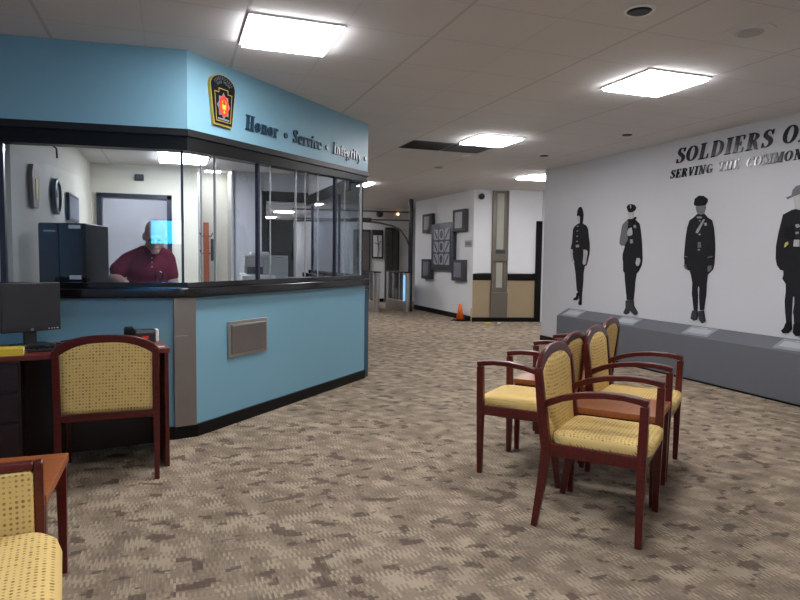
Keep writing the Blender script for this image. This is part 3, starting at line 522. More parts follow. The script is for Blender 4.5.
GL = {
 'S': (.62, [('r', [(.50, .74, .06), (.44, .90, .06), (.30, .965, .07), (.16, .88, .14), (.15, .70, .19), (.30, .55, .22), (.46, .40, .21), (.48, .20, .17), (.34, .05, .07), (.18, .07, .06), (.08, .28, .06)]), ('b', .48, .70, .54, .98), ('b', .06, .02, .12, .30)]),
 'O': (.80, [oval(.38, .5, .27, .455)]),
 'L': (.68, [stem(.2), ser(.2, 1), ser(.2, 0), ('b', .05, 0, .58, .07), ('r', [(.58, .30, .03), (.565, .03, .09)])]),
 'D': (.80, [stem(.2), ser(.2, 1, .3), ('b', .05, 0, .35, .06), ('r', [(.22, .965, .07), (.42, .94, .08), (.60, .76, .16), (.64, .5, .2), (.60, .24, .16), (.42, .06, .08), (.22, .035, .07)])]),
 'I': (.40, [stem(.2), ser(.2, 1), ser(.2, 0)]),
 'E': (.68, [stem(.2), ('b', .04, .94, .56, 1), ('b', .04, 0, .58, .06), ('b', .2, .48, .42, .54), ('b', .39, .38, .44, .64), ('r', [(.56, .72, .03), (.545, .98, .08)]), ('r', [(.59, .30, .03), (.57, .02, .09)])]),
 'F': (.66, [stem(.2), ('b', .04, .94, .56, 1), ser(.2, 0), ('b', .2, .48, .42, .54), ('b', .39, .38, .44, .64), ('r', [(.56, .72, .03), (.545, .98, .08)])]),
 'R': (.76, [stem(.2), ser(.2, 1, .32), ser(.2, 0), ('r', [(.22, .965, .07), (.42, .94, .08), (.54, .76, .18), (.42, .56, .08), (.22, .52, .06)]), ('r', [(.38, .54, .14), (.50, .30, .19), (.60, .06, .12), (.70, .03, .06)])]),
 'V': (.72, [('r', [(.14, 1, .19), (.36, .02, .17)]), ('r', [(.60, 1, .06), (.37, .02, .07)]), ser(.14, 1, .3), ser(.60, 1, .24)]),
 'N': (.80, [('b', .15, 0, .21, 1), ('b', .60, 0, .66, 1), ('r', [(.15, 1, .2), (.62, .02, .2)]), ser(.18, 0, .28), ser(.12, 1, .22), ser(.63, 1, .26)]),
 'G': (.80, [('r', [(.62, .74, .05), (.52, .92, .06), (.36, .965, .07), (.18, .80, .16), (.12, .5, .2), (.18, .20, .16), (.36, .035, .07), (.56, .10, .08)]), ('b', .52, .05, .70, .42), ser(.61, .45, .3)]),
 'T': (.68, [stem(.33), ser(.33, 0), ('b', .04, .94, .62, 1), ('r', [(.05, .70, .03), (.06, .98, .08)]), ('r', [(.61, .70, .03), (.60, .98, .08)])]),
 'H': (.84, [stem(.2), stem(.62), ser(.2, 1), ser(.2, 0), ser(.62, 1), ser(.62, 0), ('b', .2, .47, .62, .54)]),
 'C': (.74, [('r', [(.62, .72, .05), (.52, .92, .06), (.36, .965, .07), (.18, .80, .16), (.12, .5, .2), (.18, .20, .16), (.36, .035, .07), (.54, .10, .06), (.64, .28, .04)]), ('b', .59, .68, .64, .98)]),
 'M': (.98, [('b', .13, 0, .19, 1), stem(.76), ('r', [(.16, 1, .2), (.44, .05, .16)]), ('r', [(.70, 1, .07), (.44, .05, .07)]), ser(.16, 0, .26), ser(.76, 0), ser(.12, 1, .2), ser(.78, 1, .28)]),
 'W': (1.02, [('r', [(.12, 1, .18), (.30, .02, .16)]), ('r', [(.48, 1, .06), (.31, .02, .07)]), ('r', [(.46, 1, .18), (.66, .02, .16)]), ('r', [(.90, 1, .06), (.67, .02, .07)]), ser(.12, 1, .28), ser(.90, 1, .24), ser(.46, 1, .28)]),
 'A': (.78, [('r', [(.36, 1, .1), (.60, .02, .2)]), ('r', [(.36, 1, .06), (.13, .02, .06)]), ('b', .2, .30, .52, .36), ser(.13, 0, .26), ser(.62, 0, .32)]),
 'o': (.56, [oval(.26, .34, .17, .295, .13)]),
 'n': (.62, [stem(.15, 0, .66, .15), ('b', .02, .60, .15, .66), ser(.15, 0, .27), ('r', [(.20, .55, .06), (.33, .63, .09), (.45, .52, .15), (.46, .02, .15)]), ser(.46, 0, .27)]),
 'r': (.47, [stem(.15, 0, .66, .15), ('b', .02, .60, .15, .66), ser(.15, 0, .27), ('r', [(.20, .50, .06), (.30, .62, .09), (.42, .60, .09)]), ('c', [(.385+.035*math.cos(a), .56+.035*math.sin(a), .07) for a in [2*PI*i/8 for i in range(8)]])]),
 'e': (.52, [('r', [(.10, .36, .06), (.42, .36, .09), (.38, .58, .09), (.26, .645, .06), (.12, .52, .12), (.09, .34, .15), (.14, .12, .12), (.28, .03, .07), (.44, .14, .05)])]),
 'v': (.52, [('r', [(.10, .66, .15), (.27, .02, .12)]), ('r', [(.43, .66, .06), (.27, .02, .06)]), ser(.10, .66, .22), ser(.43, .66, .18)]),
 'i': (.32, [stem(.15, 0, .66, .15), ('b', .02, .60, .15, .66), ser(.15, 0, .27), ('c', [(.15+.05*math.cos(a), .86+.05*math.sin(a), .1) for a in [2*PI*i/8 for i in range(8)]])]),
 'c': (.48, [('r', [(.40, .50, .10), (.34, .62, .07), (.24, .645, .06), (.12, .52, .12), (.09, .34, .15), (.14, .12, .12), (.26, .03, .07), (.42, .14, .05)])]),
 't': (.40, [stem(.17, .06, .88, .14), ('b', .02, .60, .36, .66), ('r', [(.17, .12, .14), (.24, .03, .09), (.38, .10, .05)])]),
 'g': (.56, [oval(.24, .43, .13, .20, .1), ('r', [(.34, .60, .05), (.48, .66, .08)]), ('r', [(.14, .22, .06), (.10, .12, .08), (.30, .06, .12), (.46, -.06, .10), (.40, -.22, .08), (.22, -.27, .06), (.07, -.18, .09), (.14, -.02, .06)])]),
 'y': (.54, [('r', [(.11, .66, .15), (.29, .06, .12)]), ('r', [(.45, .66, .06), (.26, -.06, .06), (.16, -.24, .08), (.06, -.20, .10)]), ser(.11, .66, .22), ser(.45, .66, .18)]),
}
def letters(text, root, cap, x_from, x_to, z, shear, th, mt, partname='letter', uneven=None):
    """set a line of letters between x_from and x_to in the root's frame"""
    adv = sum((GL[c][0] if c != ' ' else .55)+.06 for c in text)-.06
    sx = (x_to-x_from)/(adv*cap); x = x_from
    for c in text:
        if c == ' ': x += .61*cap*sx; continue
        a, prim = GL[c]; mb = MB()
        def tr(p, y): return (x+(p[0]*sx+p[1]*shear)*cap, y, z+p[1]*cap)
        for k, *d in prim:
            if k == 'b':
                x0, y0, x1, y1 = d
                q = [(x0, y0), (x1, y0), (x1, y1), (x0, y1)]
                mb.loft([[tr(p, -th) for p in q], [tr(p, 0) for p in q]])
            else: rib(mb, d[0], k == 'c', tr, th)
        mb.build(partname, M[mt], root)
        x += (a+.06)*cap*sx
rl = empty('wall_lettering', (5.62, 6.07, 2.47), -PI/2, 'large black raised italic letters SOLDIERS O in the top line on the officers wall', 'lettering')
letters('SOLDIERS', rl, .175, 0, 1.29, 0, .22, .012, 'letter')
letters('OF', rl, .175, 1.39, 1.70, 0, .22, .012, 'letter')
rl = empty('wall_lettering', (5.62, 6.15, 2.303), -PI/2, 'smaller black raised italic letters SERVING THE COMMON in the line below the large letters', 'lettering')
letters('SERVING', rl, .10, 0, .635, 0, .22, .010, 'letter')
letters('THE', rl, .10, .71, .985, 0, .22, .010, 'letter')
letters('COMMONWEALTH', rl, .10, 1.07, 2.28, 0, .22, .010, 'letter')
rl = empty('wall_lettering', T45 @ Vector((0, 0, 2.32)), PI/4, 'navy raised letters Honor Service Integrity along the angled blue fascia', 'lettering')
def dot(x, z):
    mb = MB(); mb.prism([(x+.024*math.cos(a), z+.024*math.sin(a)) for a in [2*PI*i/16 for i in range(16)]], -.014, 0, 'y'); mb.build('round_dot', M['letter_blue'], rl)
letters('Honor', rl, .118, .62, 1.045, 0, .1, .014, 'letter_blue')
dot(1.16, .045)
letters('Service', rl, .115, 1.262, 1.73, 0.005, .1, .014, 'letter_blue')
dot(1.833, .05)
letters('Integrity', rl, .115, 1.945, 2.49, 0.01, .1, .014, 'letter_blue')
dot(2.604, .055)

# ------------------------------------------------------------------ police shoulder-patch emblem on the fascia
em = empty('wall_emblem', T45 @ Vector((.342, 0, 2.288)), PI/4, 'black and gold shield-shaped patch emblem with a red and orange centre on the blue fascia', 'emblem')
em.scale = (.90, .7, .95)
def shield(s, dz=0):
    top = [(.155*math.cos(a)*s, .30+dz+.095*math.sin(a)*s) for a in [PI*k/12 for k in range(13)]]
    return [(.11*s, 0+(.2-.2*s)), ] + top + [(-.11*s, 0+(.2-.2*s))]
MB().prism(shield(1.0), -.035, 0, 'y').build('backing', M['gold'], em)
MB().prism(shield(.93), -.040, -.035, 'y').build('patch_field', M['letter'], em)
def outline(mb, pts, w, y0, y1):
    n = len(pts)
    for i in range(n):
        a = Vector(pts[i]); b = Vector(pts[(i+1) % n]); d = (b-a).normalized(); q = Vector((-d.y, d.x))*w/2
        mb.prism([tuple(a-q-d*w/2), tuple(b-q+d*w/2), tuple(b+q+d*w/2), tuple(a+q-d*w/2)], y0, y1, 'y')
m = MB(); outline(m, [(-.085, .035), (.085, .035), (.105, .255), (.055, .255), (.055, .285), (-.055, .285), (-.055, .255), (-.105, .255)], .007, -.043, -.040); m.build('keystone_outline', M['gold'], em)
m = MB(); st = [((.085 if k % 2 == 0 else .066)*.95*math.cos(PI*k/8), .155+(.105 if k % 2 == 0 else .078)*math.sin(PI*k/8)) for k in range(16)]
m.prism(st, -.045, -.040, 'y'); m.build('sunburst', M['silver'], em)
m = MB(); m.prism([(.056*math.cos(a), .155+.080*math.sin(a)) for a in [2*PI*k/24 for k in range(24)]], -.049, -.045, 'y'); m.build('red_oval', M['red'], em)
m = MB(); m.prism([(-.02, .13), (.02, .13), (.025, .17), (-.025, .17)], -.052, -.049, 'y'); m.prism([(-.03, .18), (-.012, .20), (-.02, .175)], -.052, -.049, 'y'); m.prism([(.03, .18), (.012, .20), (.02, .175)], -.052, -.049, 'y'); m.prism([(-.012, .10), (.012, .10), (.0, .125)], -.052, -.049, 'y'); m.build('yellow_shield', M['yellow'], em)
m = MB(); m.prism([(-.012, .165), (.012, .165), (.0, .188)], -.054, -.052, 'y'); m.build('blue_crest', M['letter_blue'], em)
def arctext(text, R_, cz, size, mt, span):
    n = len(text)
    for k, c in enumerate(text):
        if c == ' ': continue
        a = span*(.5-(k+.5)/n); cx, cy = R_*math.sin(-a), cz+R_*math.cos(a)*.75
        mb = MB(); wd, prim = GL[c] if c in GL else GL['I']
        ca, sa = math.cos(a), math.sin(a)
        def tr(p, y):
            px, py = (p[0]-wd/2)*size*.8, p[1]*size
            return (cx+px*ca-py*sa, y-.040, cy+px*sa+py*ca)
        for kk, *d in prim:
            if kk == 'b':
                x0, y0, x1, y1 = d; q = [(x0, y0), (x1, y0), (x1, y1), (x0, y1)]
                mb.loft([[tr(p, -.003) for p in q], [tr(p, 0) for p in q]])
            else: rib(mb, d[0], kk == 'c', tr, .003)
        mb.build('patch_letter', M[mt], em)
GL['P'] = (.68, [stem(.2), ser(.2, 1, .32), ser(.2, 0), ('r', [(.22, .965, .07), (.42, .94, .08), (.54, .74, .18), (.42, .52, .08), (.22, .48, .06)])])
GL['Y'] = (.72, [stem(.36, 0, .5), ser(.36, 0), ('r', [(.12, 1, .18), (.36, .45, .18)]), ('r', [(.60, 1, .06), (.38, .45, .07)]), ser(.12, 1, .28), ser(.60, 1, .24)])
arctext('PENNSYLVANIA', .118, .268, .024, 'silver', 2.0)
arctext('STATE POLICE', .090, .262, .02, 'silver', 1.8)
rb = MB(); rb.box(-.07, .07, -.043, -.040, .045, .06); rb.build('lower_band', M['silver'], em)
# ------------------------------------------------------------------ officers: flat cut-out prints mounted on the wall
OL = {'helmeted': 'black and white cut-out of an officer in a tall helmet with white gloves',
      'pistol': 'black and white cut-out of an officer in a cap holding a revolver to his chest',
      'sash': 'black and white cut-out of an officer in a peaked cap with a diagonal chest strap',
      'hat': 'black and white cut-out of an officer in a broad-brimmed hat'}
for key, parts in OFFICERS.items():
    ys = [p[0] for n, c, P in parts for p in P]; zs = [p[1] for n, c, P in parts for p in P]
    cy, z0 = (min(ys)+max(ys))/2, min(zs)
    r = empty('officer_cutout', (5.618, cy, z0), 0, OL[key], 'wall figure')
    for k, (n, c, P) in enumerate(parts):
        th = .004+.0012*k
        MB().prism([(a-cy, b-z0) for a, b in P], -th, 0, 'x').build(n, M[c], r)

# plinth along the wall with a sloped reading top
pr = empty('display_plinth', (5.618, 0, 0), 0, 'long charcoal plinth with sloping top under the officer figures', 'plinth')
m = MB(); prof = [(0, 0), (-.198, 0), (-.198, .49), (0, .594)]
v0, v1 = -2.5, 8.14
m.loft([[(a, v0, z) for a, z in prof], [(a, v1, z) for a, z in prof]]); m.build('plinth_body', M['charcoal'], pr, .004)
MB().box(-.202, -.198, v0, v1, 0, .02).build('plinth_kick', M['black'], pr)
sl = math.atan2(.104, .198)
pll = ['first placard on the sloping plinth top, below the helmeted officer', 'second placard on the plinth, below the officer holding a revolver', 'third placard on the plinth, below the officer with the diagonal strap', 'fourth placard on the plinth, below the officer in the broad-brimmed hat']
for k, yc in enumerate((7.86, 6.68, 5.50, 4.33)):
    r = empty('placard', (5.62-.099, yc, .544), 0, pll[k], 'placard')
    T = Matrix.Rotation(-sl, 4, 'Y')
    MB().box(-.088, .088, -.19, .19, 0, .005, 0, T).build('acrylic_sheet', M['placard_edge'], r)
    MB().box(-.05, .045, -.15, .15, .005, .007, 0, T).box(.058, .075, -.05, .05, .005, .007, 0, T).build('printed_text_block', M['placard'], r)

# ------------------------------------------------------------------ plaques on the far white wall
TP = Matrix.Rotation(-PI/2, 4, 'Z')
def plaque(yc, zc, wy, hz, label, kind):
    r = empty('wall_plaque', (5.903, yc-.1, zc), -PI/2, label, 'plaque')       # local x runs towards the viewer, -y off the wall
    MB().box(-wy/2, wy/2, -.09, 0, -hz/2, hz/2).build('case', M['frame_blue' if kind else 'grille'], r, .008)
    if kind:
        MB().box(-wy/2+.12, wy/2-.12, -.096, -.09, -hz/2+.1, hz/2-.1).build('mat_board', M['frame_blue'], r)
        m = MB(); sx = (wy-.38)/3; sz = (hz-.32)/3
        for i in range(3):
            for j in range(3):
                cx, cz = (i-1)*(sx+.03), (j-1)*(sz+.03)
                m.prism([(cx+sx*.5*a, cz+sz*.5*b_) for a, b_ in ((-1, -.7), (-.6, -1), (.9, -1), (1, .6), (.5, 1), (-.9, .9))], -.102, -.096, 'y')
        m.build('print_panel', M['print_light'], r)
        m = MB()
        for i in (-1, 1):
            for j in (-1, 0, 1):
                cx, cz = i*(sx+.03), j*(sz+.03); m.prism([(cx-sx*.35*i, cz-sz*.35), (cx-sx*.2*i, cz-sz*.4), (cx+sx*.4*i, cz+sz*.3), (cx+sx*.25*i, cz+sz*.4)], -.105, -.102, 'y')
        for j in (-1, 0, 1):
            cz = j*(sz+.03); m.prism([(0+sx*.28*math.cos(a), cz+sz*.38*math.sin(a)) for a in [2*PI*k/10 for k in range(10)]], -.105, -.102, 'y')
        m.build('dark_motif', M['frame_blue'], r)
    else:
        MB().box(-wy/2+.13, wy/2-.13, -.095, -.09, -hz/2+.08, hz/2-.06).build('print_panel', M['print'], r)
        MB().box(-wy/2+.2, wy/2-.2, -.098, -.095, -.02, hz/2-.12).box(-wy/2+.18, wy/2-.18, -.098, -.095, -hz/2+.12, -.07).build('dark_motif', M['silver'], r)
plaque(14.46, 2.15, .6, .46, 'small dark case at the upper left of the large framed print', 0)
plaque(12.64, 2.13, .62, .48, 'small dark case at the upper right of the large framed print', 0)
plaque(14.48, 1.05, .6, .48, 'small dark case at the lower left of the large framed print', 0)
plaque(12.66, 1.06, .62, .46, 'small dark case at the lower right of the large framed print', 0)
plaque(13.53, 1.58, 1.24, 1.08, 'large dark framed nine-panel print between four small cases', 1)
r = empty('wall_sign', (5.903, 12.2, 1.63), -PI/2, 'small pale grey sign on the white wall right of the plaques', 'sign')
MB().box(-.17, .17, -.015, 0, -.07, .07).build('sign_plate', M['plastic_grey'], r, .003); MB().box(-.13, .13, -.018, -.015, -.03, .035).build('sign_text_block', M['silver'], r)
r = empty('framed_picture', (5.69, 17.9, 1.70), 0, 'narrow framed picture of bare branches between the elevator doors', 'picture')
MB().box(-.17, .17, -.04, 0, -.42, .42).build('picture_frame', M['grille'], r, .006); MB().box(-.14, .12, -.045, -.04, -.37, .26).build('picture_sheet', M['wall_white'], r)
m = MB(); m.tube([(0, -.048, -.36), (.02, -.048, -.1), (-.02, -.048, .25)], .012, 6); m.tube([(.01, -.048, -.05), (.09, -.048, .1)], .008, 6); m.tube([(0, -.048, .0), (-.12, -.048, .05)], .008, 6); m.build('drawn_branches', M['grille'], r)

# ------------------------------------------------------------------ turnstiles, pole and overhead pipes
def turnstile(x, y, label, lit):
    r = empty('turnstile', (x, y, 0), 0, label, 'turnstile')
    m = MB()
    m.prism([(.07*math.sin(a), -.07*math.cos(a)+.07) for a in [-PI/2+PI*k/10 for k in range(11)]] + [(.07, .16), (-.07, .16)], 0, .95)
    m.build('end_post', M['steel_light'], r, .003)
    m = MB(); m.box(-.07, .07, .16, 1.5, 0, .26); m.build('lower_housing', M['steel'], r, .01)
    MB().box(-.012, .012, .2, 1.3, .26, .93).build('glass_wing', M['glass_dim'], r)
    MB().box(-.085, .085, .0, 1.5, .95, .98).build('top_cap', M['black'], r, .005)
    MB().box(-.06, .06, 1.3, 1.5, .26, .95).build('rear_post', M['steel'], r, .005)
    MB().box(-.02, .02, .55, .62, .26, .95).build('upright', M['steel'], r)
    if lit: MB().box(-.074, -.072, .02, .15, .27, .9).build('lit_side_panel', M['cyan_lit'], r)
turnstile(4.61, 14.45, 'steel turnstile nearest the blue booth', False)
turnstile(5.35, 14.35, 'steel turnstile with a lit cyan panel under the dark pole', True)
pz = empty('gate_pole', (5.50, 14.62, 0), 0, 'tall dark pole standing behind the right turnstile up to the ceiling', 'pole')
MB().lathe([(.055, 0), (.055, 2.74)], seg=16).build('shaft', M['mullion'], pz, smooth=False); MB().lathe([(.062, 0), (.062, .03), (.055, .04)], seg=16).build('base_flange', M['mullion'], pz)
def pipe(path, r_, label, joints=()):
    e = empty('overhead_pipe', path[0], 0, label, 'pipe'); o = Vector(path[0])
    MB().tube([Vector(p)-o for p in path], r_, 8).build('pipe_run', M['greytrim'], e, smooth=True)
    for j in joints: MB().tube([Vector(j)-o-Vector((.11, 0, 0)), Vector(j)-o+Vector((.11, 0, 0))], r_*2.6, 10).build('pipe_joint', M['grille'], e)
pipe([(2.6, 14.58, 2.40), (5.45, 14.58, 2.42)], .018, 'upper straight grey pipe from the pole to the booth')
pipe([(2.6, 14.58, 2.19), (5.45, 14.58, 2.22)], .018, 'lower straight grey pipe with two dark joints', [(4.1, 14.58, 2.2), (4.36, 14.58, 2.21)])
pipe([(2.6, 14.66, 2.14), (4.2, 14.66, 2.18), (4.7, 14.66, 2.15), (5.05, 14.66, 2.08), (5.25, 14.66, 1.98), (5.41, 14.66, 1.78), (5.46, 14.63, 1.62)], .022, 'curved grey pipe bending down into the dark pole')

# traffic cone, mat, papers
r = empty('traffic_cone', (5.74, 12.22, .012), 0, 'small orange traffic cone on the floor by the white wall corner', 'cone')
MB().lathe([(.085, .02), (.03, .33), (.02, .345), (.001, .345)], seg=20).build('cone_body', M['orange'], r, smooth=True)
MB().box(-.12, .12, -.12, .12, 0, .02).build('cone_base', M['black'], r, .006)
tag(MB().box(5.58, 5.875, 12.08, 12.36, 0, .012).build('floor_mat', M['black'], None, .003), 'small black mat under the orange cone', 'mat')
r = tag(MB().lathe([(.012, 0), (.012, .28)], seg=8).build('yellow_stick', M['gold'], None, loc=(5.86, 11.93, .005)), 'short yellow stick standing beside the orange cone', 'stick')
sc = tag(MB().prism([(-.09, -.04), (.05, -.05), (.1, .03), (-.04, .05)], 0, .02, 'z').build('crumpled_paper', M['yellow'], None, loc=(6.02, 11.5, .002)), 'pale yellow scrap lying on the carpet before the wainscot', 'paper scrap')
sc = tag(MB().prism([(-.03, -.02), (.03, -.03), (.04, .02), (-.02, .03)], 0, .015, 'z').build('crumpled_paper', M['white'], None, loc=(6.28, 11.5, .002)), 'tiny white scrap lying on the carpet right of the yellow scrap', 'paper scrap')

# far hallway furnishings seen through the booth glass
pc = [(200, 160, 60), (70, 100, 150), (190, 90, 60), (150, 160, 90), (210, 190, 120)]
for k in range(5):
    mm = emis('poster_%d' % k, pc[k], .8)
    r = empty('lit_poster', (1.9+.52*k, 26.9, 1.75), 0, 'small lit poster at the end of the far hallway', 'poster', 'lit posters at the far hallway end')
    MB().box(-.2, .2, -.04, 0, -.35, .35).build('poster_frame', M['black'], r); MB().box(-.16, .16, -.045, -.04, -.31, .31).build('poster_sheet', mm, r)
r = empty('display_cabinet', (1.6, 11.2, 0), 0, 'dark tall display cabinet in the hall behind the booth', 'cabinet')
MB().box(-.25, .25, -.9, .9, 0, 1.9).build('cabinet_case', M['black'], r, .01)
for s in (-1, 1): MB().box(.25, .262, -.43+s*.44, .43+s*.44, .1, 1.8).build('door', M['screen'], r, .004)
r = empty('display_cabinet', (1.62, 14.4, 0), 0, 'dark cabinet further down the hall behind the booth', 'cabinet')
MB().box(-.25, .25, -1.2, 1.2, 0, 1.7).build('cabinet_case', M['black'], r, .01)
for s in (-1, 1): MB().box(.25, .262, -.58+s*.6, .58+s*.6, .1, 1.6).build('door', M['screen'], r, .004)

# ------------------------------------------------------------------ guest chairs
def arch(x, w, top, side):   # crest height across the back
    return side+(top-side)*max(0, 1-(abs(x)/w)**2.7)
def back_y(z):  # rake of the back
    return -.200-.105*max(0, z-.40)
def make_chair(label, hw=.255, group=None, top=.892, side=.815, fl=.085):
    def flare(z): return 1+fl*max(0, min(1, (z-.42)/.3))     # the back widens upwards
    r = empty('guest_armchair', (0, 0, 0), 0, label, 'chair', group)
    for s in (-1, 1):
        MB().bar([(s*hw, .245, 0), (s*hw, .247, .40), (s*hw, .252, .665)], [.013, .018, .019], [.015, .021, .019]).build('leg', M['cherry'], r, .003)
        pth = [(0, -.250, 0), (0, -.218, .22), (0, -.198, .40), (0, -.215, .55), (0, back_y(.66), .66), (0, back_y(side-.015), side-.015)]
        MB().bar([(s*hw*flare(p[2]), p[1], p[2]) for k, p in enumerate(pth)], [.014, .017, .019, .019, .018, .017], [.015, .02, .024, .023, .020, .017]).build('leg', M['cherry'], r, .003)
        arm = [(s*hw, -.215, .618), (s*hw, -.18, .636), (s*hw, -.12, .662), (s*hw, -.03, .685), (s*hw, .07, .697), (s*hw, .16, .698), (s*hw, .225, .690), (s*hw, .268, .680)]
        MB().bar(arm, [.016, .019, .022, .024, .025, .025, .024, .023], [.016, .016, .015, .014, .014, .014, .015, .016]).build('arm', M['cherry'], r, .004)
    # crest rail: arched band between the posts
    n = 18; rings = []
    for i in range(n+1):
        x = (-hw-.014+(2*hw+.028)*i/n)*(1+fl); zt = arch(x/(1+fl), hw+.02, top, side-.008); zb = arch(x/(1+fl), hw+.0, top-.045, side-.06)
        if i in (0, n): zt -= .012
        y0t, y0b = back_y(zt), back_y(zb)
        rings.append([(x, y0b-.014, zb), (x, y0b+.014, zb), (x, y0t+.012, zt), (x, y0t-.012, zt)])
    MB().loft(rings).build('crest_rail', M['cherry'], r, .005)
    MB().box(-hw+.015, hw-.015, -.225, -.187, .37, .41).build('back_rail', M['cherry'], r, .004)
    MB().box(-hw+.015, hw-.015, .228, .262, .37, .43).build('front_rail', M['cherry'], r, .004)
    for s in (-1, 1): MB().box(s*hw-.012, s*hw+.012, -.19, .235, .37, .43).build('side_rail', M['cherry'], r, .004)
    # upholstered back, slightly puffed
    def padmesh(front):
        m = MB(); nx, nz = 10, 12; rings = []
        for j in range(nz+1):
            ring_f = []; ring_b = []
            for i in range(nx+1):
                x = (-1+2*i/nx)*(hw-.020); zt = arch(x, hw, top-.038, side-.052); zb = .41
                z = zb+(zt-zb)*j/nz; puff = .016*(1-(2*i/nx-1)**4)*(1-(2*j/nz-1)**6)
                x *= flare(z); ring_f.append((x, back_y(z)+.010+puff, z)); ring_b.append((x, back_y(z)-.010-puff*.5, z))
            rings.append(ring_f+ring_b[::-1])
        m.loft(rings); return m
    padmesh(1).build('backrest', M['fab_back'], r, smooth=True)
    # seat cushion
    m = MB(); rings = []; a, b0, b1 = hw-.016, -.19, .283
    for z, k in ((.426, 1.0), (.431, 1.02), (.448, 1.03), (.462, 1.0), (.472, .95), (.478, .85)):
        ring = []
        for q in range(32):
            t = 2*PI*q/32; ct, st_ = math.cos(t), math.sin(t); e_ = .25
            x = a*math.copysign(abs(ct)**e_, ct); y = (b0+b1)/2+(b1-b0)/2*math.copysign(abs(st_)**e_, st_)
            f = k if k <= 1 else 1+(k-1)*.3
            ring.append((x*(1 if k > 1 else k), (b0+b1)/2+(y-(b0+b1)/2)*(1 if k > 1 else k), z))
        rings.append(ring)
    rings.append([(x*.5, .04+(y-.04)*.5, .482) for x, y, z in rings[-1]])
    m.loft(rings).build('seat', M['fab_seat'], r, smooth=True)
    return r
F_ = Vector((.645, -.764, 0)).normalized(); W2 = Vector((.764, .645, 0)).normalized()
rzA = math.atan2(-F_.x, F_.y)
O_ = Vector((2.009, 2.306, 0))           # near front foot of the nearest chair
def spot(along, back): return O_+W2*along-F_*back
ch = make_chair('yellow dotted armchair nearest the viewer in the back-to-back group')
ch.location = spot(.255, .245); ch.rotation_euler = (0, 0, rzA)
def addchair(al, bk, flip, label):
    c = copy_tree(ch); c['label'] = label; c.location = spot(al, bk); c.rotation_euler = (0, 0, rzA+(PI if flip else 0)); return c
addchair(1.03+.255, .270, False, 'yellow dotted armchair facing the officers wall beyond the small table')
addchair(.58+.255, 1.035-.245, True, 'yellow dotted armchair facing the booth with its back behind the nearest chair')
addchair(1.70+.255, 1.05-.245, True, 'yellow dotted armchair facing the booth, farthest of the group')
dc = make_chair('olive yellow dotted chair seen from behind, pushed up to the computer desk', .262, top=.868, side=.80, fl=0)
dc.location = (-.365, 4.20, 0); dc.rotation_euler = (0, 0, .02)

def side_table(loc, rz, w, d, h, label):
    r = empty('side_table', loc, rz, label, 'table')
    MB().box(-w/2, w/2, -d/2, d/2, h-.035, h).build('tabletop', M['cherry_top'], r, .004)
    MB().box(-w/2+.03, w/2-.03, -d/2+.03, d/2-.03, h-.09, h-.035).build('apron', M['cherry'], r, .003)
    for sx in (-1, 1):
        for sy in (-1, 1):
            MB().bar([(sx*(w/2-.025), sy*(d/2-.025), 0), (sx*(w/2-.025), sy*(d/2-.025), h-.035)], [.014, .02], [.014, .02]).build('leg', M['cherry'], r, .003)
    return r
side_table(spot(.762, .245), rzA, .45, .49, .50, 'square orange-brown side table between the two chairs facing the officers wall')
side_table(spot(1.405, 1.035-.245), rzA, .50, .49, .50, 'square orange-brown side table between the two chairs facing the booth')
side_table((-.755, 2.66, 0), .0, .68, .5, .50, 'orange-brown corner table behind the low-backed seat at the left edge')

# low seat at the left edge
ls = empty('low_seat', (-.66, 2.05, 0), .14, 'yellow dotted low-backed seat at the lower left edge', 'seat')
def rounded(x0, x1, y0, y1, levels, rad):
    rings = []
    for z, ins in levels:
        ring = []
        for cx, cy, a0 in ((x1-rad, y1-rad, 0), (x0+rad, y1-rad, PI/2), (x0+rad, y0+rad, PI), (x1-rad, y0+rad, 1.5*PI)):
            for k in range(7):
                a = a0+PI/2*k/6; rr = max(.005, rad-ins)
                ring.append((cx+rr*math.cos(a), cy+rr*math.sin(a), z))
        rings.append(ring)
    return rings
m = MB(); m.loft(rounded(-.33, .34, -.40, .165, ((.30, .03), (.315, .005), (.40, .0), (.435, .012), (.455, .04), (.462, .07)), .10)); m.build('seat', M['fab_seat'], ls, smooth=True)
m = MB(); m.loft([[(x, .20+.0*z, z) for x, z in P] for P in [[(-.3, .46)]]] if False else [[(a, y, b) for a, b in ((-.27, .40), (.262, .40), (.262, .628), (.250, .638), (-.27, .638))] for y in (.16, .20)]); m.build('backrest', M['fab_back'], ls, .008)
m = MB(); m.box(.262, .290, .165, .215, .30, .662); m.box(-.30, -.27, .165, .215, .30, .662); m.box(-.27, .262, .165, .215, .638, .662); m.box(-.27, .262, .20, .215, .45, .638); m.build('back_frame', M['cherry'], ls, .006)
m = MB(); m.box(-.28, .28, -.34, .17, .25, .31); m.build('seat_rail', M['cherry'], ls, .004)
for sx in (-1, 1):
    for y in (-.3, .185): MB().box(sx*.275-.018, sx*.275+.018, y-.018, y+.018, 0, .30).build('leg', M['cherry'], ls, .003)

